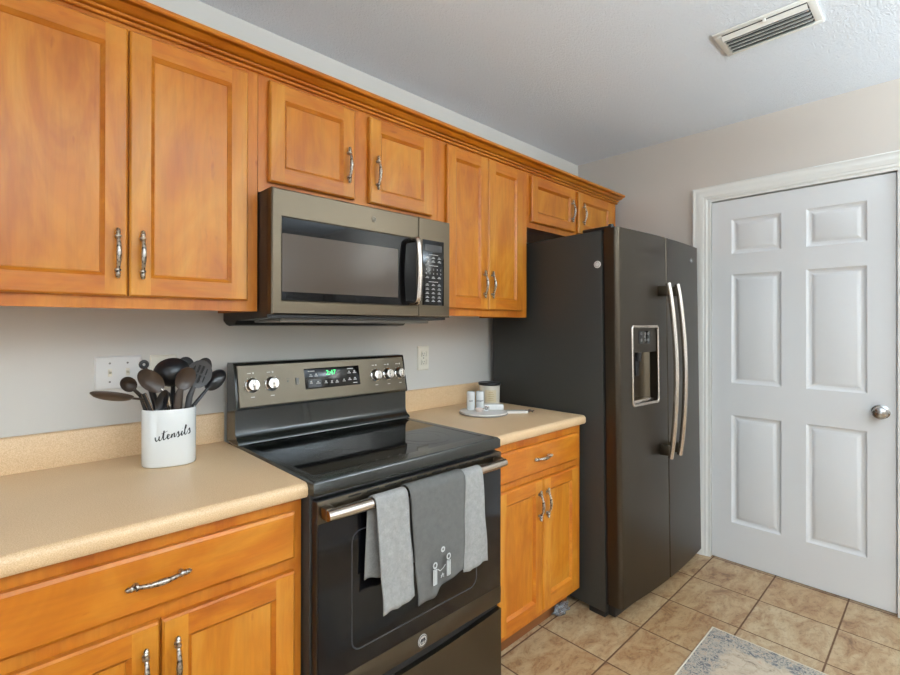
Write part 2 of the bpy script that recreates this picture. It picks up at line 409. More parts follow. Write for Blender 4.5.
# ------------------------------------------------------------------ cabinet pulls
def pull_mesh():
    mb = MB(); Lh = .064
    n = 24; path = []; rad = []
    for i in range(n+1):
        t = -1+2*i/n
        path.append((0, -(.010+.013*(1-t*t)**.8), t*.044)); rad.append(.0038+.0030*(1-abs(t))**1.2)
    mb.tube(path, rad, 10, upv=(1, 0, 0))
    for sg in (-1, 1):
        M = Matrix.Translation((0, -.011, sg*.044)) @ (Matrix.Identity(4) if sg > 0 else Matrix.Rotation(PI, 4, 'X'))
        mb.lathe([(0, -.006), (.0055, -.005), (.0075, -.002), (.0075, .001), (.0045, .003), (.0042, .006), (.0062, .008), (.0062, .010), (.0040, .012), (.0058, .0145), (.0040, .018), (.0018, .020), (0, .021)], M, 14)
        mb.lathe([(0, 0), (.006, 0), (.0055, .004), (.004, .006), (.004, .012)], Matrix.Translation((0, 0, sg*.044)) @ Matrix.Rotation(PI/2, 4, 'X'), 14)
    return mb
_pm = obj('handle', pull_mesh(), SILVER, smooth=50, local=True); PULL = _pm.data
bpy.data.objects.remove(_pm)
def pull(parent, x, y, z, horiz=False):
    o = bpy.data.objects.new('handle', PULL); C.objects.link(o); o.parent = parent
    o.location = Vector((x, y, z))-root_of(parent).location
    if horiz: o.rotation_euler = (0, PI/2, 0)
    return o
DPROF = [(.002, -.0025), (.009, -.0075), (.011, -.0115)]
def cab_door(parent, x0, x1, z0, z1, yf, hx, hz, st=.05):
    Wd, Hd = x1-x0, z1-z0; T = .019
    F = lambda u, v, w: (x0+u, yf+T-w, z0+v)
    rails = MB().board(Wd, Hd, T, [(st, st, Wd-st, Hd-st)], DPROF, F, (.0045, .0045))
    dd = obj('door', rails, [WV, WH], parent, smooth=25)
    for p in dd.data.polygons:
        u = p.center.x+root_of(parent).location.x-x0
        if st < u < Wd-st and (p.normal.y < -.5 or abs(p.normal.z) > .3): p.material_index = 1
    obj('door_panel', MB().box(x0+st+.0105, x1-st-.0105, yf+.0102, yf+.0130, z0+st+.0105, z1-st-.0105), WV, dd)
    pull(dd, hx, yf, hz); return dd
def drawer_front(parent, x0, x1, z0, z1, yf, hx, hz):
    T = .019; F = lambda u, v, w: (x0+u, yf+T-w, z0+v)
    dd = obj('drawer', MB().board(x1-x0, z1-z0, T, [], [], F, (.007, .005)), WH, parent, smooth=25)
    pull(dd, hx, yf, hz, True); return dd
def frame_mb(x0, x1, z0, z1, y0, y1, openings):
    """flat face frame with door openings left open"""
    mb = MB(); F = lambda u, v, w: (x0+u, y1-w, z0+v)
    us = sorted({0, x1-x0} | {o[0]-x0 for o in openings} | {o[2]-x0 for o in openings}); vs_ = sorted({0, z1-z0} | {o[1]-z0 for o in openings} | {o[3]-z0 for o in openings})
    for i in range(len(us)-1):
        for j in range(len(vs_)-1):
            uc, vc = (us[i]+us[i+1])/2+x0, (vs_[j]+vs_[j+1])/2+z0
            if any(o[0] < uc < o[2] and o[1] < vc < o[3] for o in openings): continue
            mb.box(x0+us[i], x0+us[i+1], y0, y1, z0+vs_[j], z0+vs_[j+1])
    return mb
UY = -.306; UD = -.325; CT = 2.133
def upper(label, x0, x1, z0, doors, handles, hz, st=.05):
    t = thing('upper_cabinet', label, 'cabinet', ((x0+x1)/2, -.15, z0), 'maple wall cabinets along the back wall')
    y1 = -.002
    mb = MB().box(x0, x0+.016, UY+.019, y1, z0, CT).box(x1-.016, x1, UY+.019, y1, z0, CT).box(x0+.016, x1-.016, UY+.019, y1, z0+.012, z0+.028).box(x0+.016, x1-.016, UY+.019, y1, CT-.016, CT).box(x0+.016, x1-.016, y1-.006, y1, z0+.028, CT-.016)
    obj('carcass', mb, WF, t)
    ops = [(a+.013, z0+.045, b-.013, CT-.045) for a, b, _, _ in doors]
    obj('face_frame', frame_mb(x0, x1, z0, CT, UY, UY+.019, ops), WF, t)
    for (a, b, c, e), hx in zip(doors, handles): cab_door(t, a, b, c, e, UD, hx, hz, st)
    return t
upper('large honey maple wall cabinet with two tall doors, left of the microwave', -.704, -.0015, 1.372, [(-.671, -.356, 1.404, 2.102), (-.352, -.038, 1.404, 2.102)], [-.379, -.323], 1.513)
upper('short honey maple wall cabinet with two small doors, right above the microwave', 0, .7785, 1.749, [(.031, .353, 1.784, 2.104), (.419, .738, 1.784, 2.104)], [.322, .450], 1.898)
upper('narrow tall honey maple wall cabinet between the microwave and the refrigerator', .780, 1.4165, 1.372, [(.826, 1.092, 1.404, 2.108), (1.097, 1.362, 1.404, 2.108)], [1.062, 1.118], 1.520)
upper('shallow honey maple wall cabinet above the refrigerator', 1.418, 2.386, 1.836, [(1.441, 1.860, 1.866, 2.106), (1.900, 2.305, 1.866, 2.106)], [1.822, 1.946], 1.98)

# crown moulding along all the wall cabinets, returning to the wall at the right end
def crown():
    prof = [(0, -.014), (.009, -.014), (.011, -.011), (.011, -.007), (.003, -.006), (.003, -.002), (.015, -.001), (.017, .002), (.017, .005), (.008, .006), (.008, .009), (.018, .010), (.024, .014), (.032, .019), (.038, .022), (.030, .0225), (.030, .0265), (.046, .027), (.050, .031), (.050, .040), (0, .040)]
    mb = MB(); n = len(prof); xe = 2.386; x0 = -.704; st = []
    st.append([(x0, UY-.0005-o, CT+z) for o, z in prof])
    st.append(None)
    st.append([(xe+min(o, .030), -.002, CT+z) for o, z in prof])
    st[1] = [(xe+min(o, .030), UY-.0005-o, CT+z) for o, z in prof]
    vs = [p for r in st for p in r]; fs = []
    for k in range(2):
        for i in range(n-1): fs.append((k*n+i, k*n+i+1, (k+1)*n+i+1, (k+1)*n+i))
    fs += [tuple(range(n)), tuple(2*n+i for i in range(n))]
    mb.add(vs, fs)
    mb.box(x0, xe, UY+.001, -.002, CT+.0015, CT+.006)
    return mb
tag(obj('crown_moulding', crown(), WH, smooth=28), 'stepped honey maple crown moulding running along the tops of the wall cabinets', 'moulding')

# ------------------------------------------------------------------ base cabinets and worktops
BY = -.600; BD = -.620
def base_cab(label, x0, x1, drawer, doors, hd, handles):
    t = thing('base_cabinet', label, 'cabinet', ((x0+x1)/2, -.3, 0), 'maple base cabinets under the worktops')
    mb = MB().box(x0, x0+.016, BY+.019, -.002, .105, .874).box(x1-.016, x1, BY+.019, -.002, .105, .874).box(x0+.016, x1-.016, BY+.019, -.002, .105, .121).box(x0+.016, x1-.016, -.01, -.002, .121, .874)
    obj('carcass', mb, WF, t)
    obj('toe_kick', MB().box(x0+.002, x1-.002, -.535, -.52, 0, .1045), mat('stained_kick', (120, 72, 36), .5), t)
    ops = [(drawer[0]+.013, drawer[2]+.013, drawer[1]-.013, drawer[3]-.013)]+[(a+.013, c+.013, b-.013, e-.013) for a, b, c, e in doors]
    obj('face_frame', frame_mb(x0, x1, .105, .8755, BY, BY+.019, ops), WF, t)
    drawer_front(t, *drawer, BD, *hd)
    for (a, b, c, e), hx in zip(doors, handles): cab_door(t, a, b, c, e, BD, hx, .585, .052)
base_cab('honey maple base cabinet with one wide drawer over two doors, left of the range', -.704, -.0045, (-.668, -.030, .722, .843), [(-.658, -.348, .135, .689), (-.342, -.031, .135, .689)], (-.350, .784), [-.376, -.314])
base_cab('narrower honey maple base cabinet with a small drawer, between range and refrigerator', .768, 1.424, (.800, 1.378, .718, .838), [(.800, 1.096, .135, .687), (1.102, 1.378, .135, .687)], (1.088, .781), [1.067, 1.123])
def worktop(label, x0, x1, over0, over1):
    t = thing('worktop', label, 'worktop', ((x0+x1)/2, -.3, .876))
    yf = -.631; r = .016
    pr = [(-.002, .876), (-.002, .914)]
    for k in range(7):
        a = PI/2+k*PI/12; pr.append((yf+r+r*math.cos(a), .914-r+r*math.sin(a)))
    pr += [(yf, .884), (yf+.006, .876)]
    obj('slab', MB().extrude(pr, 'x', x0-over0, x1+over1), LAM, t, smooth=50)
    bs = [(-.002, .9145), (-.002, 1.016), (-.014, 1.016), (-.018, 1.014), (-.020, 1.010), (-.020, .9145)]
    obj('backsplash', MB().extrude(bs, 'x', x0-over0, x1+over1), LAM, t, smooth=50)
worktop('wide speckled beige laminate worktop with low backsplash, left of the range', -.704, -.0005, .01, 0)
worktop('short speckled beige laminate worktop beside the refrigerator', .7665, 1.424, 0, .002)

# ------------------------------------------------------------------ range
SILVERP = mat('silver_badge', (186, 182, 176), .35)
def logo(parent, M, r, mats=(SILVERP, INK), name='badge'):
    b = obj(name, MB().lathe([(0, 0), (r, 0), (r, .001), (r*.97, .0018), (0, .0018)], M, 28), mats[0], parent)
    mm = MB().lathe([(r*.80, .0016), (r*.80, .0024), (r*.90, .0024), (r*.90, .0016)], M, 28)
    for sx in (-1, 1):
        P = [(sx*r*.08, -r*.42), (sx*r*.38, -r*.40), (sx*r*.52, -r*.05), (sx*r*.36, r*.32), (sx*r*.14, r*.36), (sx*r*.10, r*.05), (sx*r*.34, -r*.02)]
        mm.tube([M @ Vector((a, b_, .0022)) for a, b_ in P], r*.075, 5)
    t = text_mb('GE', r*.75, M @ Matrix.Translation((0, 0, .0021)), .0003, .25); mm.add(t.v, t.f)
    obj('monogram', mm, mats[1], b); return b
def build_range():
    t = thing('electric_range', 'dark slate freestanding electric range with black glass cooktop between the worktops', 'range', (.381, -.33, 0))
    obj('body', MB().box(.001, .761, -.636, -.045, .03, .884, .002).box(.04, .10, -.6, -.54, 0, .03).box(.66, .72, -.6, -.54, 0, .03).box(.04, .10, -.12, -.06, 0, .03).box(.66, .72, -.12, -.06, 0, .03), SIDE, t)
    # cooktop: rolled front frame with the glass sunk in it
    fr = MB()
    fr.board(.762, .6, .036, [(.028, .060, .734, .520)], [(.002, -.0006), (.006, -.0036), (.0065, -.0036)], lambda u, v, w: (u, -.660+v, .885+w), (.007, .007))
    ck = obj('cooktop', fr, BLACKM, t, smooth=50)
    obj('glass_surface', MB().box(.034, .728, -.594, -.146, .9176, .9190), GLASS, ck)
    for cx, cy, rr in ((.20, -.47, .075), (.555, -.46, .105), (.555, -.46, .070), (.20, -.25, .09), (.555, -.24, .075), (.20, -.47, .072)):
        obj('burner_marking', MB().lathe([(rr-.0012, .9190), (rr-.0012, .91925), (rr, .91925), (rr, .9190)], Matrix.Translation((cx, cy, 0)), 48), RINGM, ck)
    # backguard
    prof = [(-.045, .921), (-.045, 1.190), (-.050, 1.197), (-.098, 1.197), (-.104, 1.193), (-.135, 1.043), (-.133, 1.037), (-.122, 1.034), (-.122, .965), (-.125, .950), (-.135, .938), (-.150, .930), (-.152, .9215)]
    bg = obj('backguard', MB().extrude(prof, 'x', 0, .762), BLACKM, t, smooth=50)
    # stainless fascia lying on the sloping face
    a = Vector((0, -.1355, 1.043)); b = Vector((0, -.1045, 1.192)); up = (b-a).normalized(); h = (b-a).length
    def FA(u, v, w): 
        n = Vector((1, 0, 0)).cross(up); return Vector((u, 0, 0))+a+up*v+n*w
    obj('fascia', MB().board(.746, h-.003, .004, [], [], lambda u, v, w: FA(u+.008, v, w-.0005), (.003, .003)), FASCIA, bg)
    def at(x, z, w=.004):
        v = (z-a.z)/up.z; return FM(FA(x, v, w), (1, 0, 0), up)
    dsp = obj('display_panel', MB().board(.250, .078, .0015, [], [], lambda u, v, w: FA(.262+u, .044+v, w+.003), (.002, .001)), GLASS, bg)
    dsm = MB().add(*(lambda m: (m.v, m.f))(text_mb('2:47', .026, at(.378, 1.142, .0046), .0002)))
    obj('clock_digits', dsm, GREEN, bg, label='green lit clock digits reading 2:47')
    pr = MB()
    for x, z, wd in ((.292, 1.152, .028), (.288, 1.133, .014), (.312, 1.133, .014), (.288, 1.107, .012), (.318, 1.105, .018), (.352, 1.104, .014), (.378, 1.103, .010), (.402, 1.103, .014), (.435, 1.105, .014), (.468, 1.152, .028), (.462, 1.135, .016), (.488, 1.135, .016), (.462, 1.108, .016), (.488, 1.108, .016), (.487, 1.095, .02)):
        M = at(x, z, .0046)
        pr.add([M @ Vector(p) for p in ((-wd/2, -.0016, 0), (wd/2, -.0016, 0), (wd/2, .0016, 0), (-wd/2, .0016, 0), (-wd/2, -.0016, .0003), (wd/2, -.0016, .0003), (wd/2, .0016, .0003), (-wd/2, .0016, .0003))], [(4, 5, 6, 7), (0, 1, 5, 4), (1, 2, 6, 5), (2, 3, 7, 6), (3, 0, 4, 7)])
        if z < 1.14 and wd < .02:
            pr.add(*(lambda q: (q.v, q.f))(MB().box(-.0035, .0035, .0035, .0085, 0, .0003).move(M)))
    obj('printed_legend', pr, PRINT, bg)
    for x in (.058, .130, .594, .659, .723):
        M = at(x, 1.117, .0035)
        k = obj('knob', MB().lathe([(0, 0), (.0255, 0), (.0255, .003), (.022, .005), (.0205, .020), (.0185, .023), (0, .0235)], M, 30), CHROME, bg, label='round chrome control knob')
        obj('knob_grip', MB().box(-.0045, .0045, -.0185, .0185, .022, .0285, .002).move(M), SILVER, k)
        tk = MB()
        for j in range(9):
            th = math.radians(-125+j*31); tk.add(*(lambda q: (q.v, q.f))(MB().box(-.0006, .0006, .0275, .0305, 0, .0003).move(M @ Matrix.Translation((0, 0, .0007)) @ Matrix.Rotation(th, 4, 'Z'))))
        for (dx, dz) in ((-.008, .043), (0, -.041)):
            tk.add(*(lambda q: (q.v, q.f))(MB().box(dx-.007, dx+.007, dz-.0012, dz+.0012, .0007, .001).move(M)))
        tk.add(*(lambda q: (q.v, q.f))(MB().box(.004, .010, .040, .046, .0007, .001).move(M)))
        obj('dial_marking', tk, PRINT, bg)
    obj('rocker_switch', MB().box(-.006, .006, -.012, .012, 0, .004, .001).move(at(.230, 1.119)), GREYP, bg)
    obj('indicator_light', MB().box(-.003, .003, -.003, .003, 0, .0015).box(-.006, .006, .008, .0095, 0, .0006).move(at(.193, 1.122)), PLASTIC, bg)
    # oven door
    dr = obj('oven_door', MB().box(.005, .757, -.6655, -.6375, .325, .872, .003), PLASTIC, t)
    obj('top_trim', MB().box(.006, .756, -.6685, -.6656, .813, .871, .001), SLATE, dr, label='slate steel strip above the glass')
    obj('bottom_trim', MB().box(.006, .756, -.6685, -.6656, .326, .386, .001), SLATE, dr, label='slate steel strip below the glass')
    obj('door_glass', MB().box(.008, .754, -.6685, -.6656, .387, .812, .0008), OVEN, dr)
    # the faint inner window outline
    wx0, wx1, wz0, wz1 = .112, .622, .437, .765; ow = MB(); P = []
    for cx, cz, a0 in ((wx1-.03, wz1-.03, 0), (wx0+.03, wz1-.03, 90), (wx0+.03, wz0+.03, 180), (wx1-.03, wz0+.03, 270)):
        for k in range(7):
            th = math.radians(a0+k*15); P.append((cx+.03*math.cos(th), -.6684, cz+.03*math.sin(th)))
    ow.tube(P, .0022, 6, .4, upv=(0, 1, 0), closed=True)
    obj('window_outline', ow, mat('dark_grey_print', (46, 46, 49), .3), dr)
    sl = MB()
    for k in range(10):
        x = .10+k*.062; sl.box(x, x+.042, -.6690, -.667, .862, .867, .0008)
    obj('vent_slot', sl, GAP, dr)
    hb = MB(); path = [(.014+(.731-.014)*i/12, -.704-.006*math.sin(PI*i/12), .845) for i in range(13)]
    hb.tube(path, [.0150]+[.0165]*11+[.0150], 20, .92, upv=(0, 0, 1))
    hd = obj('handle', hb, BAR, dr, smooth=50, label='brushed steel bar handle')
    bk = mat('bronze_bracket', (110, 98, 84), .35, 1)
    for a in (.012, .706): obj('handle_bracket', MB().box(a, a+.028, -.702, -.6685, .828, .862, .006), bk, dr)
    logo(dr, FRONT(.372, -.6686, .356), .019)
    # storage drawer with a scooped finger gap
    n = 16; top = [(.004+.754*i/n, .303-.013*math.sin(PI*i/n)) for i in range(n+1)]
    out = [(.758, .055), (.004, .055)]
    obj('storage_drawer', MB().extrude(top+out, 'y', -.668, -.638), SLATE, t, smooth=20)
    obj('finger_gap', MB().box(.006, .756, -.650, -.637, .285, .324), GAP, t)
build_range()

# ------------------------------------------------------------------ microwave
def build_micro():
    t = thing('microwave', 'stainless over-the-range microwave with dark window, mounted under the short cabinet', 'microwave', (.381, -.2, 1.33))
    body = [(-.003, 1.745), (-.003, 1.345), (-.030, 1.332), (-.060, 1.326), (-.110, 1.330), (-.130, 1.345), (-.375, 1.352), (-.375, 1.745)]
    obj('body', MB().extrude(body, 'x', .002, .760), PLASTIC, t, smooth=20)
    obj('bottom_grille', MB().box(.06, .700, -.34, -.135, 1.338, 1.352, .003), GREYP, t)
    # door
    F = lambda u, v, w: (.002+u, -.3755-w, 1.362+v)
    dr = obj('door', MB().board(.588, .383, .027, [(.030, .040, .582, .300)], [(.001, -.001), (.003, -.003)], F, (.004, .004)), SLATE_H, t, smooth=30)
    # window glass with a lighter screen behind it
    gl = obj('window', MB().box(.0355, .5805, -.4005, -.3990, 1.4055, 1.6585), MWIN, dr)
    obj('window_screen', MB().box(.036, .490, -.4010, -.40045, 1.432, 1.610), MSCR, gl)
    obj('handle', (lambda mb: mb)(MB().tube([(.552, -.4010, 1.650), (.552, -.430, 1.650), (.552, -.440, 1.647), (.552, -.4445, 1.640)]+[(.552, -.446-.007*math.sin(PI*i/10), 1.628-i*.0192) for i in range(11)]+[(.552, -.4445, 1.424), (.552, -.440, 1.417), (.552, -.430, 1.414), (.552, -.4010, 1.414)], .0095, 12, 1.25, upv=(1, 0, 0))), BAR, dr, smooth=60, label='curved bright steel bar handle')
    logo(dr, FRONT(.379, -.4020, 1.703), .010, (SLATE_H, GREYP))
    cp = obj('control_panel', MB().board(.168, .383, .027, [], [], lambda u, v, w: (.5915+u, -.3755-w, 1.362+v), (.003, .003)), SLATE_H, t, smooth=30)
    obj('key_panel', MB().box(.609, .724, -.4040, -.4020, 1.408, 1.662, .0008), GLASS, cp)
    obj('display', MB().box(.622, .712, -.4046, -.4038, 1.618, 1.645), mat('display_glass', (52, 52, 54), .1), cp)
    kp = MB(); y = -.4041
    def T(s, x, z, size): q = text_mb(s, size, FRONT(x, y, z), .0002); kp.add(q.v, q.f)
    for i, ch in enumerate('12345'): T(ch, .628+i*.0195, 1.548, .010)
    for i, ch in enumerate('67890'): T(ch, .628+i*.0195, 1.532, .010)
    def dash(x, z, wd=.018): kp.box(x-wd/2, x+wd/2, y-.0002, y+.0006, z-.001, z+.001)
    for z in (1.606, 1.563, 1.500): dash(.666, z, .05)
    for z in (1.592, 1.578, 1.515, 1.486, 1.470, 1.454, 1.438, 1.424):
        for x in (.634, .666, .698):
            dash(x, z); dash(x, z+.0045, .010)
    obj('key_legend', kp, PRINT, cp)
build_micro()

# ------------------------------------------------------------------ refrigerator (built in its own frame: x across, y in, z up)
def build_fridge():
    t = thing('refrigerator', 'tall dark slate side-by-side refrigerator with water dispenser, left of the white door', 'refrigerator', (1.446, -.719, 0))
    t['_l'] = 1
    t.rotation_euler = (math.radians(-.8), 0, math.radians(-1.8))
    Wf = .928
    obj('body', MB().box(0, Wf, 0, .660, .030, 1.768, .004), SIDE, t)
    for a, b, c in ((.010, .010, 0), (Wf-.07, .010, 0), (.015, .56, .004), (Wf-.075, .56, .004)): obj('wheel_foot', MB().box(a, a+.06, b, b+.08, c, .030, .004), PLASTIC, t)
    obj('toe_grille', MB().box(.02, Wf-.02, -.035, -.001, .016, .062, .004), PLASTIC, t)
    obj('gasket', MB().box(.012, Wf-.012, -.0135, -.0005, .066, 1.760), GAP, t)
    def door(x0, x1, left, z0=.074, z1=1.772):
        w_ = x1-x0; pts = [(0, -.014), (w_, -.014)]
        r = .022
        f = []
        ns = 28
        outer = -.076; bul = .020
        def front(s): return outer-bul*math.sin(PI*(.12+.76*s)/1.0)*1.0 if False else outer-bul*math.sin(PI/2*s)
        # s = 0 at the outer edge, 1 at the centre split
        arc = [(r-r*math.cos(k*PI/12), outer+r-r*math.sin(k*PI/12)) for k in range(7)]
        crv = [(r+(w_-r-.004)*k/ns, front(k/ns)) for k in range(1, ns+1)]
        end = [(w_-.001, front(1)+.003), (w_, front(1)+.006)]
        path = [(0, -.014)]+arc+crv+end+[(w_, -.014)]
        if left: door.path = path
        if not left: path = [(w_-p[0], p[1]) for p in path]
        poly = [(x0+p[0], p[1]) for p in path]
        mb = MB().extrude(poly, 'z', z0, z1)
        return mb, (lambda x: front(max(0, min(1, (((x-x0) if left else (x1-x))-r)/(w_-r-.004)))))
    ml, fl = door(0, .4495, True)
    mr, frn = door(.4545, Wf, False)
    # ---- left door with a dispenser recess: cut by boolean against a rounded box
    bx0, bx1, bz0, bz1 = .112, .350, .962, 1.326
    def door_part(xa, xb, z0, z1, yb=None):
        # the slice of the left door between xa and xb
        path = door.path; top = [p for p in path if xa-1e-6 <= p[0] <= xb+1e-6 and p[1] < -.02]
        if xa > 0: top = [(xa, fl(xa))]+[p for p in top if p[0] > xa+1e-4]
        if xb < .449: top = [p for p in top if p[0] < xb-1e-4]+[(xb, fl(xb))]
        return MB().extrude([(xa, -.014)]+top+[(xb, -.014)], 'z', z0, z1)
    ml = MB()
    for q in (door_part(0, .4495, .074, bz0), door_part(0, .4495, bz1, 1.772), door_part(0, bx0, bz0, bz1), door_part(bx1, .4495, bz0, bz1)): ml.add(q.v, q.f)
    ml.box(bx0, bx1, -.024, -.014, bz0, bz1)
    dl = obj('door', ml, FRIDGE, t, smooth=35)
    Pp = []; rr = .014
    for cx, cz, a0 in ((bx1-rr, bz1-rr, 0), (bx0+rr, bz1-rr, 90), (bx0+rr, bz0+rr, 180), (bx1-rr, bz0+rr, 270)):
        for k in range(6): th = math.radians(a0+k*18); Pp.append((cx+rr*math.cos(th), cz+rr*math.sin(th)))
    yf = (fl(bx0)+fl(bx1))/2
    # trim ring, following the door's curve
    rgp = []
    for x, z in Pp: rgp.append((x, fl(x)-.001, z))
    dp = obj('dispenser', MB().tube(rgp, .0065, 8, .7, upv=(0, 1, 0), closed=True), BAR, dl, smooth=60, label='recessed water and ice dispenser with a bright trim')
    # control head and the curved cavity liner
    hp = MB()
    n = 8; top = [(bx0+.006+(bx1-bx0-.012)*i/n, fl(bx0+(bx1-bx0)*i/n)+.004) for i in range(n+1)]
    hp.extrude(top+[(bx1-.006, -.027), (bx0+.006, -.027)], 'z', 1.205, bz1-.004)
    obj('dispenser_head', hp, FRIDGE, dl, smooth=30)
    xm = (bx0+bx1)/2
    yy = lambda x: fl(x)+.0035
    obj('touch_panel', MB().extrude([(xm-.055, yy(xm-.055)-.001), (xm+.045, yy(xm+.045)-.001), (xm+.045, yy(xm)+.01), (xm-.055, yy(xm)+.01)], 'z', 1.245, 1.305), GLASS, dl)
    tl = MB()
    for i, (dx, dz) in enumerate(((-.035, 1.292), (0, 1.292), (.028, 1.292), (-.035, 1.262), (0, 1.262), (.028, 1.262), (-.003, 1.278))):
        tl.tube([(xm+dx+.006*math.cos(a*PI/4), yy(xm+dx)-.0018, dz+.006*math.sin(a*PI/4)) for a in range(8)], .0008, 4, closed=True, upv=(0, 1, 0))
    obj('touch_icons', tl, PRINT, dl)
    lin_ = MB(); K = 12
    prof = [(bx0+.006+(bx1-bx0-.012)*i/K, -.027-.030*(2*i/K-1)**4) for i in range(K+1)]
    lin_.extrude(prof+[(bx1-.006, -.0255), (bx0+.006, -.0255)], 'z', bz0+.006, 1.205)
    obj('dispenser_liner', lin_, SLATE_H, dl, smooth=60)
    obj('dispenser_tray', MB().box(bx0+.012, bx1-.012, yf+.006, -.028, bz0+.006, bz0+.022, .004), BAR, dl)
    obj('dispenser_spout', MB().lathe([(0, 1.160), (.012, 1.160), (.016, 1.205), (0, 1.205)], Matrix.Translation((xm, -.052, 0)), 16).box(xm-.018, xm+.018, -.050, -.042, 1.09, 1.175, .004), PLASTIC, dl)
    drr = obj('door', mr, FRIDGE, t, smooth=35)
    for dd, x, sg in ((dl, .366, -1), (drr, .4685, 1)):
        f0 = fl(x) if sg < 0 else frn(x)
        m2 = MB(); pth = []; n = 20
        for i in range(n+1):
            s = i/n; pth.append((x, f0-.045-.032*math.sin(PI*s)**.8, .690+.845*s))
        m2.tube(pth, [.0125]*(n+1), 14, .85, upv=(1, 0, 0))
        h = obj('handle', m2, BAR, dd, smooth=60, label='long bowed bright steel handle')
        for z0, z1 in ((1.475, 1.525), (.700, .750)):
            obj('standoff', MB().box(x-.010, x+.010, f0-.049, f0+.004, z0, z1, .005), SLATE, h)
    M = FM((.800, frn(.800)-.0005, 1.69), (1, -.02, 0), (0, 0, 1)); logo(drr, M, .014, (FRIDGE, CHROME))
    for a, c in ((.006, .022), (Wf-.085, Wf-.022)):
        obj('hinge_cover', MB().box(a, a+.079, -.045, .10, 1.769, 1.784, .004).lathe([(0, 1.772), (.012, 1.772), (.012, 1.790), (0, 1.790)], Matrix.Translation((c, -.035, 0)), 14), PLASTIC, t)
    return t
fridge = build_fridge()
mg = MB().lathe([(0, 0), (.0165, 0), (.0165, .003), (.014, .0042), (0, .0042)], None, 28)
mo = obj('magnet', mg, WHITEP, local=True)
mr_ = MB().lathe([(.0105, .0040), (.0105, .0046), (.0118, .0046), (.0118, .0040)], None, 28); obj('magnet_ring', mr_, GREYP, mo, local=True)
bpy.context.view_layer.update()
mo.matrix_world = fridge.matrix_world @ Matrix.Translation((-.0002, .020, 1.612)) @ Matrix.Rotation(-PI/2, 4, 'Y')
tag(mo, 'small round white disc stuck on the black side of the refrigerator', 'magnet')

# ------------------------------------------------------------------ wall plates
def plate(name, label, cat, x0, x1, z0, z1, m):
    t = thing(name, label, cat, ((x0+x1)/2, -.0003, z0))
    obj('plate', MB().board(x1-x0, z1-z0, .006, [], [], lambda u, v, w: (x0+u, -.0003-w, z0+v), (.004, .004)), m, t, smooth=30); return t
def screws(t, pts):
    s = MB()
    for x, z in pts: s.lathe([(0, 0), (.0032, 0), (.0028, .0012), (0, .0014)], Matrix.Translation((x, -.0060, z)) @ Matrix.Rotation(PI/2, 4, 'X'), 10)
    obj('screw', s, GREYP, t)
t = plate('switch_plate', 'white double toggle switch plate on the wall behind the utensil crock', 'light switch', -.385, -.258, 1.128, 1.231, WHITEP)
for x in (-.345, -.297):
    k = obj('toggle', MB().box(x-.0055, x+.0055, -.0075, -.006, 1.168, 1.192, .0006).extrude([(-.006, 1.175), (-.018, 1.183), (-.018, 1.189), (-.006, 1.186)], 'x', x-.0035, x+.0035), IVORY, t)
screws(t, [(x, z) for x in (-.345, -.297) for z in (1.151, 1.209)])
t = plate('outlet_plate', 'ivory outlet plate half hidden by the black utensils', 'outlet', -.233, -.153, 1.118, 1.230, IVORY)
def outlet_faces(t, x, zc, m):
    for z in (zc-.020, zc+.020):
        r = obj('receptacle', MB().box(x-.016, x+.016, -.0080, -.006, z-.014, z+.014, .004), m, t)
        obj('socket_slots', MB().box(x-.007, x-.005, -.0083, -.0078, z-.003, z+.006).box(x+.005, x+.007, -.0083, -.0078, z-.002, z+.006).lathe([(0, 0), (.0022, 0), (.0022, .0004), (0, .0004)], Matrix.Translation((x, -.0080, z-.008)) @ Matrix.Rotation(PI/2, 4, 'X'), 10), GAP, r)
outlet_faces(t, -.193, 1.174, IVORY); screws(t, [(-.193, 1.174)])
t = plate('outlet_plate', 'ivory duplex outlet on the bare wall right of the range backguard', 'outlet', .938, 1.014, 1.108, 1.228, IVORY)
outlet_faces(t, .976, 1.168, IVORY); screws(t, [(.976, 1.168)])

# ------------------------------------------------------------------ ceiling register
def vent():
    t = thing('ceiling_vent', 'white metal ceiling air register with angled louvres', 'air vent', (1.565, -1.296, H))
    x0, x1, y0, y1 = 1.462, 1.668, -1.452, -1.140; z = H-.0005
    F = lambda u, v, w: (x0+u, y1-v, z-w)
    mb = MB(); mb.box(x0, x0+.024, y0, y1, z-.006, z, .002).box(x1-.024, x1, y0, y1, z-.006, z, .002).box(x0+.024, x1-.024, y0, y0+.024, z-.006, z, .002).box(x0+.024, x1-.024, y1-.024, y1, z-.006, z, .002)
    obj('frame', mb, white_trim, t)
    obj('duct', MB().box(x0+.024, x1-.024, y0+.024, y1-.024, z-.0012, z-.0002), mat('duct_dark', (70, 70, 72), .8), t)
    n = 6
    for i in range(n):
        c = x0+.040+i*(x1-x0-.075)/(n-1)
        ang = .55 if i == 0 else -.75
        M = Matrix.Translation((c, 0, z-.012)) @ Matrix.Rotation(ang, 4, 'Y')
        obj('louvre', MB().box(-.011, .011, y0+.0245, y1-.0245, -.0006, .0006).move(M), white_trim, t)
    obj('damper_lever', MB().box(1.480, 1.486, -1.31, -1.30, z-.016, z-.004, .001), white_trim, t)
vent()
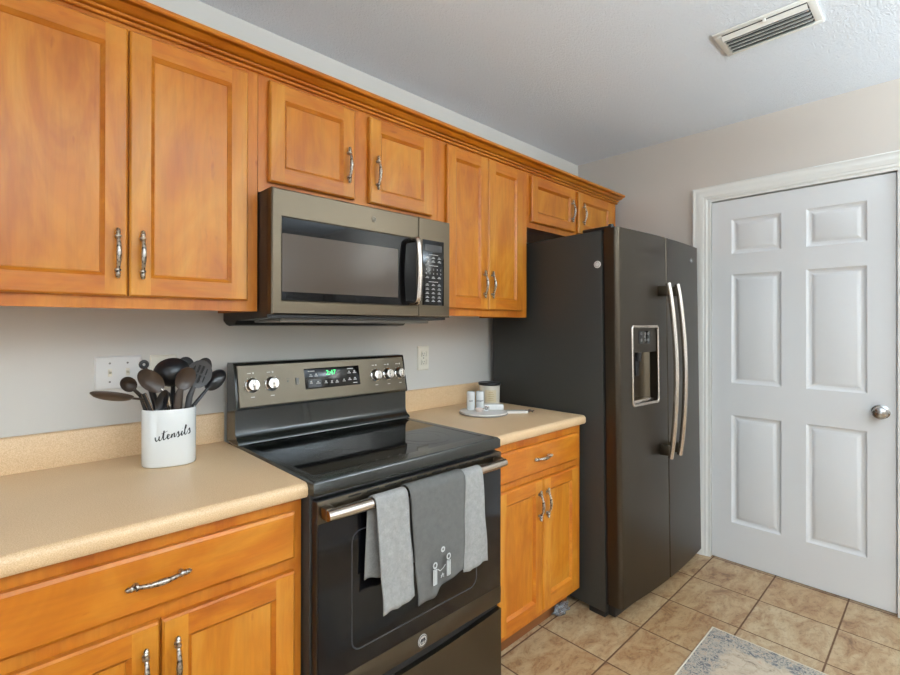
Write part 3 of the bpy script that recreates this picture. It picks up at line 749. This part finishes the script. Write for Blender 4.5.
def fill_ceiling_light(label, x, y, sx, sy):  # unseen fixture, added as housing for the dining fill
    t = thing('fill_ceiling_light', label, 'ceiling light', (x, y, H), None)
    obj('base', MB().box(x-sx/2, x+sx/2, y-sy/2, y+sy/2, H-.03, H-.0005, .004), white_trim, t)
    obj('diffuser', MB().box(x-sx/2+.02, x+sx/2-.02, y-sy/2+.02, y+sy/2-.02, H-.095, H-.0305, .02, 3), mat('lamp_diffuser', (250, 245, 235), .5, emit=(255, 240, 220), es=2.5), t)
t = thing('fill_pendant', 'added unseen white bowl pendant over the kitchen, giving fill light to the ceiling', 'pendant lamp', (.25, -2.35, H)); M = Matrix.Translation((.25, -2.35, 0))  # unseen pendant body, added to hold the ceiling fill
obj('canopy', MB().lathe([(0, H-.001), (.06, H-.001), (.055, H-.025), (0, H-.03)], M, 24), NICKEL, t)
obj('stem', MB().lathe([(0, H-.03), (.006, H-.03), (.006, 1.97), (0, 1.97)], M, 10), NICKEL, t)
obj('lamp_shade', MB().lathe([(0, 1.945), (.12, 1.950), (.20, 1.975), (.235, 2.01), (.230, 2.01), (.195, 1.982), (.12, 1.957), (0, 1.952)], M, 40), WHITEP, t)
fill_ceiling_light('added unseen square white ceiling fixture giving fill light on the dining side', -1.6, -2.9, .5, .5)

def fill_floor_lamp(label, x, y):  # unseen stands, added to carry the ceiling uplights
    t = thing('fill_floor_lamp', label, 'floor lamp', (x, y, 0)); M = Matrix.Translation((x, y, 0))
    obj('base', MB().lathe([(0, 0), (.14, 0), (.14, .015), (.02, .03), (0, .03)], M, 32), NICKEL, t)
    obj('pole', MB().lathe([(0, .031), (.012, .031), (.012, 1.66), (0, 1.66)], M, 14), NICKEL, t)
    obj('lamp_shade', MB().lathe([(.012, 1.661), (.06, 1.675), (.14, 1.71), (.19, 1.765), (.185, 1.765), (.135, 1.715), (.05, 1.685), (.0, 1.682)], M, 36), WHITEP, t)
fill_floor_lamp('added unseen uplighter with a white bowl shade near the window, brightening the ceiling', 1.95, -3.20)
fill_floor_lamp('added unseen uplighter with a white bowl shade, dining side, brightening the ceiling', -1.0, -3.35)

# blinds over the window behind the camera
t = thing('window_blind', 'white horizontal slat blind in the window opposite the range', 'blind', ((WX0+WX1)/2, YF+.03, WZ0))
obj('head_rail', MB().box(WX0+.01, WX1-.01, YF+.02, YF+.06, WZ1-.045, WZ1-.005, .003), white_trim, t)
sl = MB()
for k in range(26):
    z = WZ0+.06+k*.045; sl.add(*(lambda q: (q.v, q.f))(MB().box(WX0+.015, WX1-.015, -.022, .022, -.001, .001).move(Matrix.Translation((0, YF+.04, z)) @ Matrix.Rotation(.35, 4, 'X'))))
o = obj('slats', sl, white_trim, t)

# ------------------------------------------------------------------ rug
RX0, RX1, RY0, RY1 = .15, 1.738, -1.98, -1.060
rt = thing('rug', 'distressed grey, blue and cream kitchen rug on the tile floor', 'rug', ((RX0+RX1)/2, (RY0+RY1)/2, 0)); 
hx, hy = (RX1-RX0)/2, (RY1-RY0)/2
obj('pile', MB().box(-hx+.006, hx-.006, -hy+.006, hy-.006, .0005, .009, .002), rug_mat(RX0, RX1, RY0, RY1), rt, local=True)
obj('binding', MB().tube([(-hx+.004, -hy+.004, .0055), (hx-.004, -hy+.004, .0055), (hx-.004, hy-.004, .0055), (-hx+.004, hy-.004, .0055)], .0048, 8, closed=True), BIND, rt, local=True, label='cream edge binding')

# ------------------------------------------------------------------ towels on the oven handle
def towel(name, label, xt0, xt1, xb0, xb1, zb, back, m, off=0, ph=0.0, grp='towels on the oven handle', step=0):
    """a folded cloth draped over the bar: columns of points running up the front, over the bar and down behind"""
    nu, R = 26, .0192+off
    by, bz = -.708, .845
    xb0b, xb1b, zbb = back
    mb = MB(); rows = []
    nf, na, nb = 26, 8, 18
    for j in range(nf+1):
        s = j/nf; rows.append(('f', s))
    for j in range(1, na): rows.append(('a', j/na))
    for j in range(nb+1): rows.append(('b', j/nb))
    for kind, s in rows:
        for i in range(nu+1):
            u = i/nu
            wav = math.sin(u*PI*2.3+ph)*.5+math.sin(u*PI*5.1+ph*2)*.25
            if kind == 'f':
                q = 1-s; x = (xb0*(1-u)+xb1*u)*q+(xt0*(1-u)+xt1*u)*s
                zz = (zb[0]*(1-u)+zb[1]*u + .005*math.sin(u*7+ph)) + step/(1+math.exp(-(u-.42)*40)); z = zz+(bz-zz)*s
                y = by-R-.004*q-(.007*q**.6)*(wav+.8)+.003*math.sin(z*40+ph+u*2)*q
                x += .003*math.sin(z*22+ph)*q
            elif kind == 'a':
                th = PI*s; x = xt0*(1-u)+xt1*u; y = by-R*math.cos(th); z = bz+R*math.sin(th)*.98
            else:
                x = (xb0b*(1-u)+xb1b*u)*s+(xt0*(1-u)+xt1*u)*(1-s)
                zz = zbb+.006*math.sin(u*6+ph*1.7); z = bz+(zz-bz)*s; y = by+R+.002*s*(wav-.5)-.001*s
                y = min(y, -.6745)
            mb.v.append((x, y, z))
    nr = len(rows)
    for j in range(nr-1):
        for i in range(nu):
            a = j*(nu+1)+i; mb.f.append((a, a+1, a+nu+2, a+nu+1))
    o = obj(name, mb, m, smooth=80)
    sd = o.modifiers.new('thickness', 'SOLIDIFY'); sd.thickness = .0035; sd.offset = 0
    tag(o, label, 'towel', grp); return o
towel('dish_towel', 'light grey terry towel at the left end of the oven handle', .150, .262, .164, .276, (.546, .556), (.138, .22, .630), LTOWEL, 0, .4)
towel('dish_towel', 'light grey terry towel at the right end of the oven handle', .480, .584, .478, .598, (.552, .552), (.49, .58, .66), LTOWEL, 0, 2.2)
dt = towel('dish_towel', 'darker grey cotton towel with white embroidery in the middle of the oven handle', .267, .494, .283, .476, (.526, .538), (.28, .48, .62), DTOWEL, .0052, 1.1, step=.026)
# small white embroidery near the foot of the dark towel
em = MB(); ex, ey, ez = .377, -.7500, .602
def emb(pts, r=.0022): em.tube([(ex+a, ey-.0012, ez+b) for a, b in pts], r, 6, .5, upv=(0, 1, 0))
for sx in (-.030, .026):
    dz = .010 if sx > 0 else 0
    emb([(sx-.006, -.032+dz), (sx+.006, -.032+dz), (sx+.006, .012+dz), (sx-.006, .012+dz), (sx-.006, -.032+dz)], .0022)
    emb([(sx, -.03+dz), (sx, .010+dz)], .0030)
    emb([(sx+.007*math.cos(a*PI/5), .024+dz+.008*math.sin(a*PI/5)) for a in range(11)], .0022)
emb([(-.006, -.02), (.0, -.008), (.006, -.02), (-.006, -.014), (.006, -.012)], .0018)
emb([(-.020, .010), (-.010, .002), (.002, .006), (.012, .014)], .0014)
emb([(.002+.006*math.cos(a*PI/5), .062+.006*math.sin(a*PI/5)) for a in range(11)], .0028)
em.v = [tuple(Vector(p)-dt.location) for p in em.v]
obj('embroidery', em, EMB, dt, local=True)

# ------------------------------------------------------------------ utensil crock
CX, CY, CZ = -.222, -.190, .9145; CA = math.radians(-16)
CM = Matrix.Translation((CX, CY, CZ)) @ Matrix.Rotation(CA, 4, 'Z')
ca, cb, chh = .0725, .050, .167
t = thing('utensil_crock', 'white oval ceramic crock lettered in black script, on the left worktop', 'crock', (CX, CY, CZ))
def oval(prof, n=64):
    mb = MB(); k = len(prof)
    for i in range(n):
        a = 2*PI*i/n
        for ins, z in prof:
            c, s_ = math.cos(a), math.sin(a)
            e = .85
            mb.v.append(tuple(CM @ Vector(((ca-ins)*math.copysign(abs(c)**e, c), (cb-ins)*math.copysign(abs(s_)**e, s_), z))))
    for i in range(n):
        j = (i+1) % n
        for q in range(k-1): mb.f.append((i*k+q, j*k+q, j*k+q+1, i*k+q+1))
    mb.f.append(tuple(i*k for i in range(n))); mb.f.append(tuple(i*k+k-1 for i in range(n)))
    return mb
obj('vessel', oval([(.004, 0), (.001, .002), (0, .006), (0, chh-.003), (.0015, chh), (.0035, chh), (.005, chh-.003), (.005, .008)]), CERAM, t, smooth=50)
# handwritten lettering following the curve of the front
W = MB()
def onface(u, v):
    """u along the front (metres from the centre), v up"""
    c = max(-.999, min(.999, u/ca)); s_ = (1-abs(c)**(2/.85))**(.85/2)
    return CM @ Vector((u, -cb*s_-.0006, v))
def pen(pts, r=.0014):
    P = []
    for i in range(len(pts)-1):
        p0 = pts[max(i-1, 0)]; p1 = pts[i]; p2 = pts[i+1]; p3 = pts[min(i+2, len(pts)-1)]
        for k in range(6):
            tt = k/6
            P.append(tuple(.5*((2*p1[q])+(-p0[q]+p2[q])*tt+(2*p0[q]-5*p1[q]+4*p2[q]-p3[q])*tt**2+(-p0[q]+3*p1[q]-3*p2[q]+p3[q])*tt**3) for q in (0, 1)))
    P.append(pts[-1])
    path = []; rad = []
    for i, (a, b) in enumerate(P):
        path.append(onface(TX+a*SX, TZ+b*SX+.30*(a*SX)*.55)); 
        dn = P[min(i+1, len(P)-1)][1]-P[max(i-1, 0)][1]; rad.append(r*(1.25 if dn < -.02 else .62))
    W.tube(path, rad, 6, .35, upv=(0, 1, 0))
TX, TZ, SX = -.034, .078, .0135
pen([(0, .9), (.05, .3), (.3, 0), (.65, .45), (.75, .95), (.7, .25), (.95, 0), (1.3, .5)])                 # u
pen([(1.3, .5), (1.65, 2.0), (1.5, .4), (1.7, 0), (2.0, .3)]); pen([(1.15, 1.35), (1.6, 1.5), (2.3, 1.75)], .0011)   # t and its bar
pen([(2.0, .3), (2.5, .55), (2.65, .9), (2.4, .95), (2.25, .45), (2.5, 0), (2.95, .3)])                 # e
pen([(2.95, .3), (3.15, .9), (3.1, .05), (3.3, .7), (3.6, .95), (3.65, .1), (3.95, .3)])                # n
pen([(3.95, .3), (4.35, 1.1), (4.45, .6), (4.5, .1), (4.2, -.1), (4.6, .1), (4.9, .5)])                # s
pen([(4.9, .5), (5.1, .95), (5.0, .3), (5.15, 0), (5.45, .5)]); pen([(5.2, 1.5), (5.25, 1.6)], .0012)   # i
pen([(5.45, .5), (5.95, 1.7), (5.85, 2.1), (5.65, 1.2), (5.6, .3), (5.8, 0), (6.1, .4)])                # l
pen([(6.1, .4), (6.5, 1.15), (6.6, .7), (6.65, .2), (6.35, 0), (6.2, .15)])                              # s
obj('lettering', W, INK, t, label='the word utensils in black script')

# utensils: each a handle running down into the crock and a shaped head
def spoon(name, label, cat, foot, neck, head, wid, dep, length, nrm, m, slots=False, flatb=False, hr=.0045, bar=None):
    """foot: where the handle ends inside the crock; neck: where it meets the head; head: centre of the bowl; nrm: open side"""
    foot, neck, head = Vector(foot), Vector(neck), Vector(head)
    t = thing(name, label, cat, foot, 'black kitchen utensils standing in the crock')
    ax = (head-neck).normalized(); n = Vector(nrm); n = (n-ax*n.dot(ax)).normalized(); sd = ax.cross(n).normalized()
    st = neck; hm = MB(); P = [foot, foot.lerp(neck, .35), foot.lerp(neck, .75), neck, head-ax*length*.88-n*dep*.25]
    hm.tube(P, [hr*1.3, hr*1.1, hr, hr*.9, hr*.7], 10, .6, upv=tuple(n))
    obj('handle', hm, bar or m, t, smooth=60)
    mb = MB(); nr, na = 7, 30
    def pt(rho, a, th):
        x, y = length*rho*math.cos(a), wid*rho*math.sin(a)
        d_ = dep*(1-rho**2) if not flatb else dep*(1-rho**6)
        return head+ax*x+sd*y-n*(d_+th)
    if slots:
        # a thin blade with real slots: grid of cells with the slots left out
        G = 32
        keep = {}
        def ins(i, j):
            x, y = (i+.5)/G*2-1, (j+.5)/G*2-1
            if x*x+y*y > 1.0: return False
            if -.62 < x < -.05 or .05 < x < .62:
                for c in (-.5, -.17, .17, .5):
                    if abs(y-c) < .085 and abs(x) < .66-abs(c)*.3: return False
            return True
        def P3(i, j, th):
            x, y = i/G*2-1, j/G*2-1; r = math.hypot(x, y)
            if r > 1: x /= r; y /= r; r = 1
            return head+ax*length*x+sd*wid*y-n*(dep*(1-r*r)+th)
        for i in range(G):
            for j in range(G):
                if not ins(i, j): continue
                c = [(i, j), (i+1, j), (i+1, j+1), (i, j+1)]
                a = [P3(*q, 0) for q in c]; b = [P3(*q, .0025) for q in c]
                fs = [(0, 1, 2, 3), (7, 6, 5, 4)]
                nb = [(i, j-1), (i+1, j), (i, j+1), (i-1, j)]
                for q in range(4):
                    if not ins(*nb[q]): fs.append((q, q+4, (q+1) % 4+4, (q+1) % 4))
                mb.add(a+b, fs)
    else:
        for th in (0, .0028):
            for r in range(nr+1):
                for k in range(na): mb.v.append(tuple(pt(max(r/nr, .001), 2*PI*k/na, th if r < nr else th*.8)))
        S = (nr+1)*na
        for L_ in (0, 1):
            for r in range(nr):
                for k in range(na):
                    q = L_*S+r*na; mb.f.append((q+k, q+(k+1) % na, q+na+(k+1) % na, q+na+k))
        for k in range(na): mb.f.append((nr*na+k, nr*na+(k+1) % na, S+nr*na+(k+1) % na, S+nr*na+k))
    obj('head', mb, m, t, smooth=60)
    return t
U = 'utensil'
spoon('serving_spoon', 'broad flat black spoon lying out over the left rim of the crock', U, (-.215, -.195, .945), (-.286, -.190, 1.112), (-.372, -.222, 1.137), .030, .009, .058, (-.15, .25, 1), NYLON_REFL, flatb=True, hr=.007)
spoon('cooking_spoon', 'black concave spoon with a painted brown reflection, leaning left in front of the ladle', U, (-.195, -.200, .93), (-.232, -.214, 1.125), (-.278, -.224, 1.168), .027, .013, .044, (-.25, -1, .35), NYLON_REFL, bar=BAR, hr=.0055)
spoon('soup_ladle', 'large black ladle with its round back facing up, tallest in the crock', U, (-.215, -.175, .93), (-.208, -.172, 1.12), (-.212, -.184, 1.186), .052, .036, .045, (.15, .75, -.55), NYLON, hr=.008)
spoon('cooking_spoon', 'dark oval spoon with its hollow facing the room, in front of the large ladle', U, (-.212, -.205, .93), (-.206, -.222, 1.118), (-.188, -.230, 1.168), .028, .012, .036, (.1, -1, .1), NYLON_REFL, hr=.013)
spoon('slotted_turner', 'black slotted turner with a round blade, right of the ladle', U, (-.195, -.20, .93), (-.170, -.206, 1.110), (-.145, -.212, 1.178), .037, .004, .044, (-.25, -1, .1), mat('grey_black_nylon', (58, 57, 58), .42), slots=True, hr=.010)  # blade nylon paler than the other utensils so the slots show
spoon('cooking_spoon', 'black spoon with its rounded back outward, leaning to the far right', U, (-.195, -.19, .93), (-.160, -.195, 1.075), (-.086, -.182, 1.153), .027, .016, .040, (.35, .8, -.5), NYLON, hr=.007)
spoon('spatula', 'black spatula tip showing behind the slotted turner', U, (-.195, -.18, .93), (-.155, -.172, 1.12), (-.124, -.168, 1.180), .030, .003, .048, (.2, -1, 0), NYLON, flatb=True, hr=.008)
spoon('spatula', 'black spatula tip showing behind and right of the ladle', U, (-.20, -.17, .93), (-.180, -.158, 1.14), (-.168, -.150, 1.190), .030, .003, .040, (0, -1, .1), NYLON, flatb=True, hr=.008)
spoon('pasta_server', 'small dark utensil head behind the leaning brown-reflecting spoon', U, (-.222, -.185, .93), (-.280, -.176, 1.105), (-.326, -.180, 1.158), .020, .014, .024, (-.2, -1, .2), NYLON_REFL, hr=.007)
spoon('cooking_spoon', 'narrow black spoon standing edge-on just above the left part of the crock rim', U, (-.235, -.20, .93), (-.262, -.216, 1.070), (-.252, -.230, 1.108), .016, .012, .036, (-.7, -1, .1), NYLON, hr=.008)
spoon('cooking_spoon', 'short black spoon low in the crock below the brown-reflecting concave one', U, (-.228, -.20, .93), (-.238, -.212, 1.078), (-.236, -.220, 1.108), .012, .008, .026, (.5, -1, .1), NYLON, hr=.010)
# a utensil standing handle up with a hanging loop
t = thing('kitchen_brush', 'black utensil standing handle end up with a hanging loop, left of the ladle', U, (-.215, -.18, .93), 'black kitchen utensils standing in the crock')
hm = MB(); A, B = Vector((-.215, -.185, .93)), Vector((-.286, -.186, 1.203))
hm.tube([A, A.lerp(B, .5), A.lerp(B, .8), B], [.007, .009, .009, .006], 10); obj('handle', hm, NYLON, t, smooth=60)
d_ = (B-A).normalized(); s_ = d_.cross(Vector((0, 1, 0))).normalized(); c_ = B+d_*.011
obj('hanging_loop', MB().tube([c_+(d_*math.cos(a*PI/8)+s_*math.sin(a*PI/8))*.0088 for a in range(16)], .0050, 8, closed=True, upv=(0, 1, 0)), NYLON, t, smooth=60)
t = thing('tongs', 'steel-edged black tongs low at the left side of the crock', 'tongs', (-.24, -.20, .93), 'black kitchen utensils standing in the crock')
for k, (a, b) in enumerate((((-.247, -.182, .935), (-.298, -.180, 1.128)), ((-.232, -.200, .935), (-.292, -.204, 1.132)), ((-.215, -.205, .935), (-.247, -.214, 1.135)))):
    a, b = Vector(a), Vector(b); sd = Vector((.0035, -.002, 0))
    obj('arm', MB().tube([a, a.lerp(b, .5)+Vector((.004, 0, 0)), b], [.006, .0065, .005], 8, .5, upv=(0, 1, 0)), NYLON, t, smooth=60)
    obj('steel_edge', MB().tube([a+sd*2, a.lerp(b, .5)+Vector((.004, 0, 0))+sd*2.2, b+sd], [.0022, .0022, .0018], 6), BAR, t, smooth=60, label='bright steel edge')

# ------------------------------------------------------------------ right worktop: board, jar, shakers and small things
TZ0 = .9145
TC = Vector((1.108, -.283)); TR = .112
t = thing('serving_board', 'round white marble serving board with a handle, on the right worktop', 'serving board', (TC.x, TC.y, TZ0))
ang = math.radians(-38); HL = .215
pts = []
a0 = math.asin(.019/TR)
for k in range(49):
    a = ang+a0+(2*PI-2*a0)*k/48; pts.append((TC.x+TR*math.cos(a), TC.y+TR*math.sin(a)))
dx, dy = math.cos(ang), math.sin(ang); nx, ny = -dy, dx
for k in range(9):
    b = -PI/2+PI*k/8; e = .019
    pts.append((TC.x+dx*(HL-e)+e*(dx*math.cos(b)+nx*math.sin(b)), TC.y+dy*(HL-e)+e*(dy*math.cos(b)+ny*math.sin(b))))
# pts: circle counter-clockwise starting at +handle side, then the handle end
pts = pts[:49]+[p for p in pts[49:]]
def ring_board(zl):
    mb = MB(); n = len(pts); c = Vector((sum(p[0] for p in pts)/n, sum(p[1] for p in pts)/n))
    return mb.extrude(pts, 'z', TZ0+zl[0], TZ0+zl[1])
obj('slab', ring_board((.001, .012)), MARBLE, t, smooth=50)
obj('rim_band', MB().tube([(p[0], p[1], TZ0+.0035) for p in pts[:49]], .0028, 8), mat('grey_rim', (128, 122, 116), .4), t, smooth=60)
he = Vector((TC.x+dx*(HL+.010), TC.y+dy*(HL+.010), TZ0+.009))
kn = obj('hanging_tie', MB().tube([he+Vector((.012*math.cos(a*PI/6), .012*math.sin(a*PI/6), .004*math.sin(a*PI/3))) for a in range(12)], .0035, 7, closed=True).tube([he+Vector((-.02, .012, .004)), he, he+Vector((.014, -.012, .002)), he+Vector((.020, -.004, 0))], .0032, 7), PEWTER, t, smooth=60, label='dark metal ring tie')
BZ = TZ0+.0122
def shaker(word, label, x, y):
    t = thing('shaker', label, 'shaker', (x, y, BZ), 'lettered shakers on the marble board')
    M = Matrix.Translation((x, y, BZ))
    obj('bottle', MB().lathe([(0, 0), (.0180, 0), (.0195, .002), (.0195, .080), (.0185, .085), (.016, .0875), (0, .0885)], M, 28), CERAM, t)
    hl = MB()
    for k in range(5): hl.lathe([(0, 0), (.0011, 0), (.0011, .0004), (0, .0004)], M @ Matrix.Translation((.006*math.cos(k*1.26), .006*math.sin(k*1.26), .0883)), 8)
    obj('pour_holes', hl, GAP, t)
    q = text_mb(word, .0135, Matrix.Identity(4), .0004, .2)
    yaw = math.atan2(-1.76-y, -.617-x)
    vs = []
    for p in q.v:
        a = yaw+p[0]/.0199; r = .0197+p[2]*.5
        vs.append((x+r*math.cos(a), y+r*math.sin(a), BZ+.045+p[1]))
    obj('lettering', MB().add(vs, q.f), INK, t)
shaker('salt', 'white ceramic shaker lettered salt, left of the pair on the board', 1.087, -.222)
shaker('pepper', 'white ceramic shaker lettered pepper, right of the pair on the board', 1.124, -.248)
# candle jar on the worktop behind the board
jx, jy = 1.312, -.150; M = Matrix.Translation((jx, jy, TZ0+.0006))
t = thing('candle_jar', 'cream glass candle jar with a black lid, by the refrigerator', 'candle', (jx, jy, TZ0))
obj('jar', MB().lathe([(0, 0), (.044, 0), (.050, .004), (.0525, .012), (.054, .106), (0, .106)], M, 40), WAX, t)
obj('lid', MB().lathe([(0, .1065), (.057, .1065), (.0585, .109), (.0585, .117), (.056, .120), (0, .121)], M, 40), PLASTIC, t, label='flat black lid')
yaw = math.atan2(-1.76-jy, -.617-jx); vs = []; n = 10
for i in range(n+1):
    a = yaw+.12-.55+1.1*i/n
    for z, r in ((.022, .0534), (.085, .0546)): vs.append((jx+r*math.cos(a), jy+r*math.sin(a), TZ0+z))
vs2 = [(jx+(p[0]-jx)*.975, jy+(p[1]-jy)*.975, p[2]) for p in vs]; k0 = len(vs)
fs = [(2*i, 2*i+2, 2*i+3, 2*i+1) for i in range(n)]+[(k0+2*i, k0+2*i+1, k0+2*i+3, k0+2*i+2) for i in range(n)]+[(0, 1, k0+1, k0), (2*n, k0+2*n, k0+2*n+1, 2*n+1)]
fs += [(2*i, k0+2*i, k0+2*i+2, 2*i+2) for i in range(n)]+[(2*i+1, 2*i+3, k0+2*i+3, k0+2*i+1) for i in range(n)]
obj('label', MB().add(vs+vs2, fs), GOLDL, t)
lb = MB()
for q, (z, hw) in enumerate(((.074, .20), (.064, .30), (.054, .30), (.043, .22), (.034, .28))):
    lb.tube([(jx+.0549*math.cos(yaw+.12+hw*(2*i/6-1)), jy+.0549*math.sin(yaw+.12+hw*(2*i/6-1)), TZ0+z) for i in range(7)], .0012, 5)
obj('label_print', lb, mat('gold_print', (196, 170, 116), .4), t)
# small block and ring on the board
Mb = Matrix.Translation((1.172, -.290, BZ)) @ Matrix.Rotation(math.radians(-41), 4, 'Z')
bx = obj('soap_bar', MB().box(-.048, .048, -.014, .014, .0003, .026, .003).move(Mb), WHITEP)
tag(bx, 'small plain white rectangular block lying on the marble board', 'block')
rx, ry = 1.108, -.300
rn = obj('napkin_ring', MB().tube([(rx+.013*math.cos(a*PI/10)*.8, ry-.013*math.cos(a*PI/10)*.6, BZ+.0155+.013*math.sin(a*PI/10)) for a in range(20)], .0024, 8, closed=True, upv=(.6, .8, 0)), CHROME)
rn2 = MB().tube([(rx+.006*math.cos(a*PI/8)*.8, ry-.006*math.cos(a*PI/8)*.6, BZ+.0155+.006*math.sin(a*PI/8)) for a in range(16)], .0018, 6, closed=True, upv=(.6, .8, 0))
tag(rn, 'small dark and silver ring standing at the front of the marble board', 'ring')
rn2.v = [tuple(Vector(p)-rn.location) for p in rn2.v]; obj('ring_core', rn2, PEWTER, rn, local=True)
M = Matrix.Translation((1.080, -.282, BZ+.0002))
dsh = obj('pinch_dish', MB().lathe([(0, 0), (.014, 0), (.022, .010), (.023, .014), (.021, .014), (.013, .003), (0, .003)], M, 26), mat('blush_glass', (226, 208, 198), .2), smooth=50)
tag(dsh, 'tiny pale blush dish in front of the shakers', 'dish')

# crumpled clear plastic left on the floor by the toe kick
cp = MB(); bm = bmesh.new(); bmesh.ops.create_icosphere(bm, subdivisions=3, radius=1)
for v in bm.verts:
    d2 = noise.noise(v.co*2.1)*.55+noise.noise(v.co*5)*.3
    v.co = v.co*(1+d2); v.co = Vector((1.335+v.co.x*.050, -.562+v.co.y*.022, .0325+v.co.z*.022))
zz = min(v.co.z for v in bm.verts)
bm.verts.index_update(); cp.add([(v.co.x, v.co.y, v.co.z-zz+.0005) for v in bm.verts], [[v.index for v in f.verts] for f in bm.faces]); bm.free()
tag(obj('plastic_wrap', cp, CLEAR, smooth=25), 'small crumpled piece of clear plastic on the floor below the right base cabinet', 'plastic wrap')
